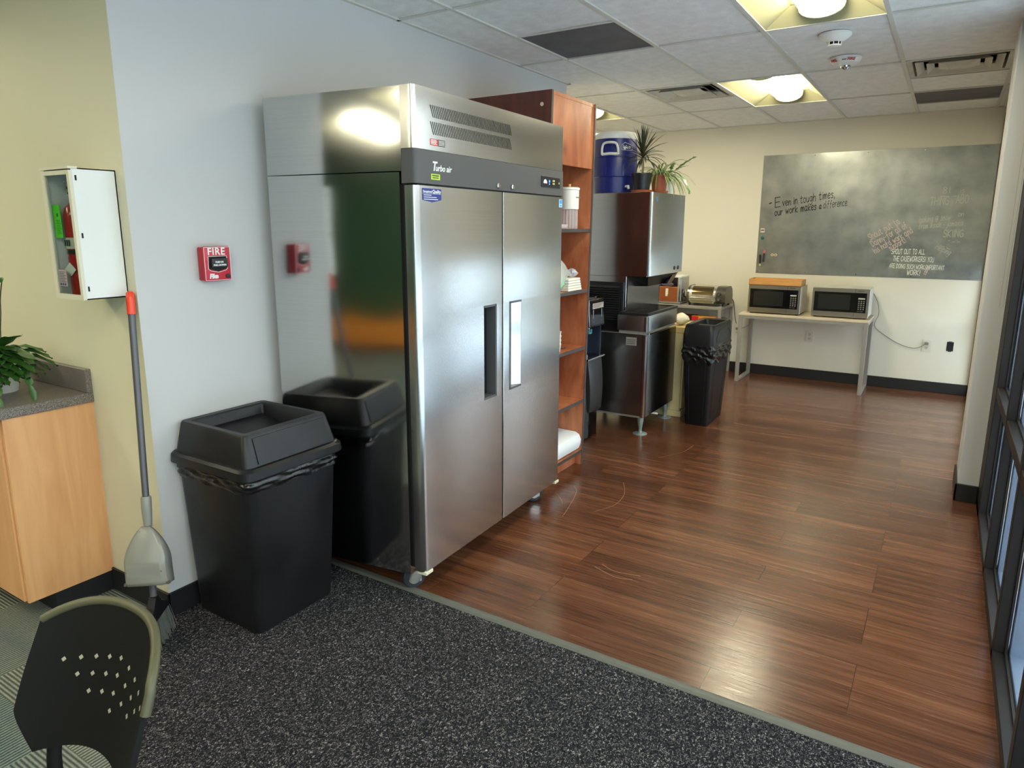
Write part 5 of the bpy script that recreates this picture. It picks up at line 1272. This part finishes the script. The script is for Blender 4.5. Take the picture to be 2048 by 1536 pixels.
# toaster oven with roll-top door
x0, x1, y0, y1, z0 = .235, .640, 5.14, 5.44, .766
t = thing('toaster_oven', 'chrome roll-top toaster oven with two knobs on the metal stand', 'toaster oven', (.44, 5.29, z0))
prof = [(y0 + .03, z0 + .025), (y0, z0 + .05)] + [(y0 + .105 - .105 * math.cos(a), z0 + .10 + .105 * math.sin(a)) for a in [PI / 2 * k / 8 for k in range(9)]] + [(y1 - .08, z0 + .205), (y1 - .02, z0 + .17), (y1, z0 + .10), (y1, z0 + .025)]
b = NB(); prism(b, prof, x0 + .012, x1 - .10, 'x'); obj('oven_body', b, M_CHROME, t, smooth=40)
b = NB(); prism(b, [(p[0] - .006 if p[0] < y0 + .11 else p[0], p[1] + .003) for p in prof], x0, x0 + .018, 'x'); obj('end_cheek', b, mat('dark_chrome', (120, 112, 96), .2, metal=.9), t, smooth=40)
b = NB(); prism(b, [(p[0] - .004 if p[0] < y0 + .11 else p[0], p[1] + .002) for p in prof], x1 - .10, x1, 'x'); kp = obj('control_housing', b, mat('graphite_housing', (78, 74, 66), .3, metal=.4), t, smooth=40)
b = NB()
arc = [(y0 + .105 - .108 * math.cos(a), z0 + .10 + .108 * math.sin(a)) for a in [PI / 2 * k / 10 for k in range(-1, 9)]]
for xa, xb in ((x0 + .03, x0 + .042), (x1 - .128, x1 - .116)):
    loft(b, [[(xa, p[0] - .002, p[1]), (xb, p[0] - .002, p[1]), (xb, p[0] + .006, p[1]), (xa, p[0] + .006, p[1])] for p in arc])
box(b, x0 + .03, x1 - .116, y0 - .012, y0, z0 + .075, z0 + .090, .003)
obj('roll_door_frame', b, M_BRIGHT, t)
b = NB(); loft(b, [[(x0 + .05, p[0] - .0035, p[1]), (x1 - .135, p[0] - .0035, p[1])] for p in arc[2:]], False, False, False); obj('door_window', b, mat('bronze_mirror_glass', (120, 104, 74), .08, metal=.9), t, smooth=50)
b = NB(); box(b, x0 + .03, x1 - .116, y0 - .003, y0 + .01, z0 + .028, z0 + .066, .003); obj('crumb_tray', b, mat('champagne_steel', (176, 170, 142), .25, metal=.9), t)
for zz in (.075, .135):
    b = NB(); lathe(b, [(.022, 0), (.022, .010), (.015, .014), (.014, .022)], 0, 0, 20); xform(b, Matrix.Translation((x1 - .062, y0 - .002 + (.012 if zz > .1 else 0), z0 + zz)) @ Matrix.Rotation(PI / 2, 4, 'X')); kn = obj('control_knob', b, M_BLACK, kp, smooth=40)
    b = NB(); lathe(b, [(.013, 0), (.013, .003)], 0, 0, 20); xform(b, Matrix.Translation((x1 - .062, y0 - .024 + (.012 if zz > .1 else 0), z0 + zz)) @ Matrix.Rotation(PI / 2, 4, 'X')); obj('knob_cap', b, M_CHROME, kp)
for x in (x0 + .02, x1 - .03):
    for y in (y0 + .04, y1 - .04):
        b = NB(); box(b, x - .01, x + .01, y - .01, y + .01, z0, z0 + .026); obj('foot', b, M_BLACK, t)
b = NB(); tube(b, smooth_curve([(.640, 5.42, .83), (.655, 5.44, .80), (.66, 5.47, .72), (.668, 5.50, .62), (.675, 5.54, .55)], 6), .004, 6)
tag(obj('power_cord', b, M_BLACK), 'black cord hanging behind the toaster oven from the stand', 'cord')

# ================================================================== TABLE WITH MICROWAVES
t = thing('console_table', 'narrow table with grey metal sled legs under the metal wall board', 'table', (1.405, 5.35, 0))
b = NB(); box(b, .800, 2.005, 5.090, 5.615, .700, .722, .003, 1); obj('tabletop', b, M_TAN, t)
b = NB(); box(b, .803, 2.002, 5.093, 5.612, .672, .700, .001, 1)
for (xa, ya, xb, yb) in ((.803, 5.093, .83, 5.612),): pass
b.free(); b = NB(); w = .03
box(b, .84, 1.965, 5.093, 5.118, .672, .700); obj('apron_rail', b, M_ALU, t); b = NB(); box(b, .84, 1.965, 5.587, 5.612, .672, .700); obj('apron_rail', b, M_ALU, t)
for xa in (.803, 1.966):
    for ya in (5.093, 5.582):
        b = NB(); box(b, xa, xa + .036, ya, ya + .030, 0, .700, .002, 1); obj('leg', b, M_ALU, t)
    b = NB(); box(b, xa, xa + .036, 5.12, 5.585, 0, .026, .002, 1); obj('sled_foot', b, M_ALU, t); b = NB(); box(b, xa, xa + .036, 5.12, 5.585, .672, .700, .002, 1); obj('side_rail', b, M_ALU, t)
def microwave(x0, label):
    y0, z0, w, h, dp = 5.150, .7225, .505, .290, .37
    t = thing('microwave', label, 'microwave', (x0 + w / 2, y0 + dp / 2, z0))
    b = NB(); box(b, x0 + .003, x0 + w - .003, y0 + .02, y0 + dp, z0 + .014, z0 + h, .004, 1); obj('casing', b, mat('light_grey_enamel', (206, 204, 196), .35), t)
    b = NB(); box(b, x0, x0 + w, y0, y0 + .022, z0 + .012, z0 + h, .003, 1); ff = obj('steel_front', b, mat('microwave_steel', (186, 180, 168), .3, metal=1), t)
    b = NB(); box(b, x0 + .018, x0 + w - .025, y0 - .003, y0 + .001, z0 + .062, z0 + h - .038, .001, 1); obj('black_glass_front', b, M_GLOSSB, t)
    b = NB(); box(b, x0 + .055, x0 + w - .165, y0 - .0036, y0 - .0028, z0 + .085, z0 + h - .060); obj('oven_window', b, mat('dark_window_screen', (34, 36, 34), .2), t)
    for s_ in (x0 + w - .128,):
        b = NB(); box(b, s_, s_ + .0018, y0 - .001, y0 + .002, z0 + .016, z0 + .060); box(b, s_, s_ + .0018, y0 - .001, y0 + .002, z0 + h - .036, z0 + h - .002); obj('door_gap', b, M_DARK, t)
    b = NB(); px = x0 + w - .095
    for r_ in range(5):
        for c_ in range(3): box(b, px + c_ * .021, px + c_ * .021 + .012, y0 - .0045, y0 - .003, z0 + .092 + r_ * .019, z0 + .103 + r_ * .019)
    obj('keypad', b, mat('grey_key_print', (120, 118, 112), .5), t)
    b = NB(); box(b, px - .002, px + .056, y0 - .0045, y0 - .003, z0 + .192, z0 + .205); obj('mode_label', b, mat('pale_label', (196, 194, 182), .5), t)
    b = text_bm('STOP  START', .009, frame((px - .004, y0 - .0036, z0 + .074), (1, 0, 0), (0, 0, 1)), bold=.0002); obj('key_lettering', b, mat('grey_key_print', (120, 118, 112), .5), t)
    b = text_bm('Panasonic', .013, frame((x0 + w - .105, y0 - .0008, z0 + h - .024), (1, 0, 0), (0, 0, 1)), bold=.0003); obj('brand_lettering', b, mat('dark_print', (60, 56, 52), .5), t)
    b = NB()
    for x in (x0 + .03, x0 + w - .03):
        for y in (y0 + .04, y0 + dp - .04): lathe(b, [(.012, z0), (.012, z0 + .014)], x, y, 10)
    obj('feet', b, M_BLACK, t)
    return t
mw = microwave(.872, 'left microwave with a wooden tray on top, stainless front')
dup(mw, (mw.location[0] + .607, 5.335 + .03, .7225), 'right microwave with bare white top, stainless front')
mw['group'] = 'microwaves on the console table'; 
for o in C.objects:
    if o.name.startswith('microwave') and o.parent is None: o['group'] = 'microwaves on the console table'
x0, x1, y0, y1, z0 = .868, 1.372, 5.15, 5.40, 1.0135
t = thing('wooden_tray', 'shallow light wooden box lying on top of the left microwave', 'tray', (1.12, 5.275, z0))
b = NB(); box(b, x0, x1, y0, y1, z0, z0 + .004); obj('bottom', b, M_BAMBOO, t)
for a in ((x0, x1, y0, y0 + .008), (x0, x1, y1 - .008, y1), (x0, x0 + .008, y0 + .008, y1 - .008), (x1 - .008, x1, y0 + .008, y1 - .008)):
    b = NB(); box(b, *a, z0, z0 + .060, .001, 1); obj('side', b, M_BAMBOO, t)
b = NB(); box(b, x0 + .008, x1 - .008, y0 + .008, y1 - .008, z0 + .040, z0 + .046); obj('inner_lid', b, M_BAMBOO, t)
b = NB(); box(b, x0 + .14, x0 + .19, y0 + .05, y0 + .12, z0 + .0465, z0 + .050); tag(obj('paper_slip', b, mat('white_paper', (226, 222, 212), .8)), 'small white paper slip inside the wooden tray', 'paper')

# ================================================================== METAL BOARD
BX0, BX1, BZ0, BZ1 = .822, 2.905, 1.104, 2.325
XE = 2.856
yb = YB - .004
t = thing('metal_board', 'large galvanised sheet-metal board with handwriting on the far wall', 'board', (1.8, YB, BZ0))
b = NB(); box(b, BX0, XE, yb, YB, BZ0, BZ1); obj('sheet', b, M_GALV, t)
b = NB()
for x in (.845, 1.32, 1.80, 2.28, 2.76):
    for zz in (BZ0 + .02, BZ1 - .02): lathe(b, [(.006, 0), (.004, .003)], 0, 0, 8); xform(b, Matrix.Translation((x, yb, zz)) @ Matrix.Rotation(PI / 2, 4, 'X'), len(b.verts) - 16)
obj('screws', b, M_CHROME, t)
b = NB(); rt = Vector((1, 0, .03)); upv = Vector((0, 0, 1))
def wr(b, s, x, z, h, ang=0., slant=0., wid=.005, seed=1, W=.1, gap=1.3):
    r = Vector((math.cos(ang), 0, math.sin(ang))); u = Vector((-math.sin(ang), 0, math.cos(ang)))
    U = 0.
    for ch in s: U += 3.0 if ch == ' ' else (max(float(q.split(',')[0]) for st in G[ch] for q in st.split()) + gap)
    k = W / (U * h / 6)
    m_ = NB(); write(m_, s, (0, 0, 0), (1, 0, 0), (0, 0, 1), h, wid * (1.35 if wid > .0055 else 1.2), gap, slant, seed, .12, 1.)
    for i_, v in enumerate(m_.verts):
        q = Vector((x, yb - .0002, z)) + r * v.co.x * k + u * v.co.z; v.co = Vector((q.x, yb - .0010 - .00004 * ((i_ // 4 + 7 * seed) % 40), q.z))
    join_bm(b, m_)
wr(b, '-', .915, 1.800, .085, .12, 0, .009, 0, .034); wr(b, 'E', .972, 1.796, .098, .14, .08, .006, 1, .07)
wr(b, 'ven', 1.045, 1.808, .068, .12, .06, .006, 2, .09); wr(b, 'in', 1.152, 1.824, .070, .14, .1, .007, 3, .045)
wr(b, 'tough', 1.215, 1.834, .074, .14, .18, .006, 4, .155); wr(b, 'times,', 1.392, 1.863, .074, .13, .18, .006, 5, .155)
wr(b, 'our', .975, 1.708, .066, .13, .12, .007, 6, .085); wr(b, 'work', 1.082, 1.728, .068, .15, .15, .007, 7, .125)
wr(b, 'makes', 1.228, 1.748, .068, .14, .2, .007, 8, .155); wr(b, 'a', 1.402, 1.775, .050, .1, .2, .007, 9, .026); wr(b, 'difference.', 1.440, 1.778, .068, .11, .22, .0055, 10, .235)
obj('black_handwriting', b, M_INK, t)
b = NB()
wr(b, 'Shout out to', 1.900, 1.462, .064, .60, .0, .0055, 11, .30)
wr(b, 'Danny-for all of', 1.930, 1.400, .060, .60, .0, .0055, 12, .345)
wr(b, 'his hard work and', 1.955, 1.335, .056, .60, .0, .0055, 13, .375)
wr(b, 'support!  !', 2.085, 1.365, .054, .60, .0, .0055, 14, .20)
wr(b, '!!', 2.385, 1.150, .060, -.25, .0, .009, 15, .03)
obj('pink_handwriting', b, M_PINK, t)
b = NB()
wr(b, 'SHOUT OUT TO ALL', 2.095, 1.335, .046, .01, .05, .0052, 21, .285)
wr(b, 'THE CASEWORKERS! YOU', 2.115, 1.268, .046, -.01, .05, .0052, 22, .345)
wr(b, 'ARE DOING SUCH WORK/IMPORTANT', 2.088, 1.200, .040, -.02, .03, .0048, 23, .465)
wr(b, 'WORK!', 2.245, 1.137, .046, -.01, .08, .0052, 24, .115)
obj('white_handwriting', b, M_CHALK, t)
b = NB()
wr(b, 'THING', 2.370, 1.795, .075, .04, .05, .006, 31, .155); wr(b, 'ABO', 2.575, 1.810, .070, .04, .05, .006, 40, .105)
wr(b, 'looking @ snow', 2.295, 1.635, .050, .10, .25, .005, 32, .26); wr(b, 'on', 2.605, 1.690, .045, .05, .2, .005, 41, .05)
wr(b, 'from inside - jamaica', 2.300, 1.575, .046, .10, .25, .005, 33, .36)
wr(b, 'SKIING', 2.508, 1.500, .066, .02, .05, .006, 34, .165)
wr(b, '- _ _', 2.555, 1.455, .03, .02, .05, .005, 35, .1); wr(b, '81', 2.46, 1.90, .06, .03, 0, .004, 36, .07); wr(b, 'is', 2.60, 1.90, .05, .03, 0, .004, 36, .04); wr(b, '__ _', 2.445, 1.875, .06, 0, 0, .0045, 37, .14)
wr(b, 'Helping', 2.455, 1.395, .050, -.50, .1, .005, 38, .14); wr(b, '_ _', 2.50, 1.42, .04, -.4, 0, .0045, 39, .09)
obj('faded_handwriting', b, M_CHALKF, t)
def onboard(name, label, cat, b, m, **k): return tag(obj(name, b, m, **k), label, cat)
b = NB(); box(b, .842, .885, yb - .006, yb, 1.535, 1.578, .002); t = thing('square_magnet', 'small square white picture magnet on the metal board', 'magnet', (.863, yb, 1.535)); obj('magnet_body', b, mat('pale_magnet', (214, 196, 180), .5), t)
b = NB(); box(b, .848, .879, yb - .0066, yb - .006, 1.552, 1.564); obj('dark_print', b, M_FASC, t)
b = NB(); lathe(b, [(.018, 0), (.018, .006), (.010, .010)], 0, 0, 18); xform(b, Matrix.Translation((.868, yb, 1.478)) @ Matrix.Rotation(PI / 2, 4, 'X')); onboard('round_magnet', 'round dark teal magnet on the metal board below the square one', 'magnet', b, mat('teal_magnet', (18, 92, 84), .4), smooth=40)
def ringm(x, label):
    b = NB(); tube(b, [(x + .012 * math.cos(a), yb - .003, 1.300 + .010 * math.sin(a)) for a in [2 * PI * k / 16 for k in range(17)]], .004, 6); onboard('ring_magnet', label, 'magnet', b, mat('cream_magnet', (226, 206, 150), .4), smooth=50)['group'] = 'ring magnets'
ringm(.980, 'left of the two cream ring magnets on the metal board'); ringm(1.014, 'right of the two cream ring magnets on the metal board')
t = thing('marker_pen', 'dark marker pen with pink cap held upright on the board', 'marker', (.890, yb - .01, 1.20), group='marker pens on the metal board')
b = NB(); tube(b, [(.893, yb - .009, 1.225), (.897, yb - .009, 1.32)], .0085, 12); obj('barrel', b, M_BLACK, t, smooth=50); b = NB(); tube(b, [(.897, yb - .009, 1.318), (.898, yb - .009, 1.350)], .0105, 12); obj('cap', b, mat('pink_cap', (226, 92, 124), .4), t, smooth=50)
t = thing('marker_pen', 'dark marker pen with pale yellow tip lower left on the board', 'marker', (.858, yb - .01, 1.18), group='marker pens on the metal board')
b = NB(); tube(b, [(.860, yb - .009, 1.205), (.856, yb - .009, 1.30)], .0095, 12); obj('barrel', b, M_BLACK, t, smooth=50); b = NB(); tube(b, [(.8615, yb - .009, 1.182), (.860, yb - .009, 1.206)], .0095, 12); obj('cap', b, mat('pale_yellow_cap', (224, 218, 160), .4), t, smooth=50)

# outlets
def outlet(x, z, label, plug=False):
    t = thing('wall_outlet', label, 'power outlet', (x, YB, z - .06), group=None)
    b = NB(); box(b, x - .038, x + .038, YB - .006, YB, z - .06, z + .06, .002); obj('cover_plate', b, mat('ivory_plate', (216, 208, 194), .4), t)
    for s_ in (-1, 1):
        b = NB(); lathe(b, [(.017, 0), (.017, .002)], 0, 0, 18); xform(b, Matrix.Translation((x, YB - .006, z + s_ * .022)) @ Matrix.Rotation(PI / 2, 4, 'X')); o = obj('socket', b, mat('ivory_socket', (206, 198, 182), .4), t)
        b = NB()
        for q in (-.006, .006): box(b, x + q - .0014, x + q + .0014, YB - .0088, YB - .0079, z + s_ * .022 - .001, z + s_ * .022 + .008)
        box(b, x - .0025, x + .0025, YB - .0088, YB - .0079, z + s_ * .022 - .010, z + s_ * .022 - .005); obj('slots', b, M_DARK, o)
    return t
outlet(1.420, .457, 'ivory wall outlet under the microwave table'); outlet(2.485, .458, 'ivory wall outlet right of the table with a cord plugged in'); outlet(.668, .462, 'ivory wall outlet left of the table behind its leg')
t = thing('junction_box', 'open black junction box hole in the far wall, right of the outlets', 'junction box', (2.678, YB, .415))
b = NB(); box(b, 2.650, 2.706, YB - .0025, YB - .0005, .420, .510); obj('open_hole', b, M_DARK, t)
b = NB(); box(b, 2.664, 2.692, YB - .004, YB - .0005, .508, .516); box(b, 2.664, 2.692, YB - .004, YB - .0005, .414, .422); obj('mounting_ear', b, M_CHROME, t)
b = NB(); tube(b, smooth_curve([(1.975, 5.53, .95), (1.99, 5.585, .93), (2.03, 5.60, .84), (2.045, 5.605, .74), (2.02, 5.608, .66), (2.03, 5.61, .60), (2.12, 5.612, .53), (2.24, 5.612, .46), (2.36, 5.612, .425), (2.43, 5.61, .44), (2.474, 5.60, .478)], 7), .0032, 6)
box(b, 2.470, 2.500, YB - .03, YB - .009, .468, .492, .003)
tag(obj('power_cord', b, mat('grey_cord', (128, 122, 112), .5), smooth=50), 'grey microwave cord curving down the wall to the right outlet', 'cord')
b = NB(); tube(b, smooth_curve([(.862, 5.57, .668), (.855, 5.60, .62), (.82, 5.612, .56), (.76, 5.612, .51), (.70, 5.60, .485), (.682, 5.60, .484)], 6), .003, 6); box(b, .655, .685, YB - .028, YB - .009, .472, .496, .003)
tag(obj('power_cord', b, MATS['grey_cord'], smooth=50), 'grey cord running from under the table to the left outlet', 'cord')

# roller shades and bead chain
t = thing('roller_shade', 'rolled-up window shade with bead chain beside the white column', 'window shade', (2.80, -1.2, 2.55))
b = NB(); tube(b, [(2.812, -6.1, 2.585), (2.812, 2.44, 2.585)], .026, 16); obj('shade_roll', b, mat('shade_fabric', (176, 170, 156), .8), t, smooth=50)
b = NB(); box(b, 2.778, 2.86, 2.44, 2.452, 2.555, 2.625, .002, 1); obj('end_bracket', b, mat('bracket_metal', (150, 142, 126), .4, metal=.3), t)
b = NB(); 
def beads(p0, p1):
    p0, p1 = Vector(p0), Vector(p1); n = int((p1 - p0).length / .0062)
    for k in range(n):
        c = p0.lerp(p1, k / n); g_ = bmesh.ops.create_icosphere(b, subdivisions=1, radius=.0021)
        for v in g_['verts']: v.co += c
beads((2.836, 2.462, 2.58), (2.832, 2.462, 1.155)); beads((2.853, 2.462, 2.58), (2.848, 2.462, 1.155)); beads((2.832, 2.462, 1.155), (2.848, 2.462, 1.155))
ch = obj('bead_chain', b, mat('bead_chain_grey', (150, 146, 134), .4), t)
b = NB(); box(b, 2.892, 2.897, 2.955, 5.575, 1.24, 2.53); box(b, 2.888, 2.901, 2.955, 5.575, 1.225, 1.24)
ms = bpy.data.materials.new('backlit_screen_fabric'); ms.use_nodes = True; n_ = ms.node_tree.nodes; l_ = ms.node_tree.links; n_.clear()
oo = n_.new('ShaderNodeOutputMaterial'); mm = n_.new('ShaderNodeMixShader'); dd = n_.new('ShaderNodeBsdfDiffuse'); tt_ = n_.new('ShaderNodeBsdfTranslucent')
wv_ = n_.new('ShaderNodeTexWave'); wv_.inputs['Scale'].default_value = 60; rr_ = n_.new('ShaderNodeValToRGB'); rr_.color_ramp.elements[0].color = lin((206, 200, 190)); rr_.color_ramp.elements[1].color = lin((222, 217, 208))
l_.new(wv_.outputs['Fac'], rr_.inputs[0]); l_.new(rr_.outputs[0], dd.inputs[0]); l_.new(rr_.outputs[0], tt_.inputs[0])
mm.inputs[0].default_value = .4; l_.new(dd.outputs[0], mm.inputs[1]); l_.new(tt_.outputs[0], mm.inputs[2]); l_.new(mm.outputs[0], oo.inputs[0])
tag(obj('lowered_shade', b, ms), 'pale window shade lowered over the far side windows', 'window shade')

# behind the camera: low bench along the green wall
t = thing('low_bench', 'long low orange bench against the green wall behind the camera', 'bench', (-1.6, YF + .3, 0))
b = NB(); box(b, -3.6, .6, YF + .02, YF + .55, .10, .36, .01); obj('bench_body', b, mat('orange_maple_front', (224, 140, 54), .45), t)
b = NB(); box(b, -3.55, .55, YF + .03, YF + .48, 0, .10); obj('bench_base', b, M_BASE, t)
for m_ in (M_LEAF, M_LEAF2, M_LEAF3, M_DRAC):
    m_.node_tree.nodes['Principled BSDF'].inputs['Transmission Weight'].default_value = 0
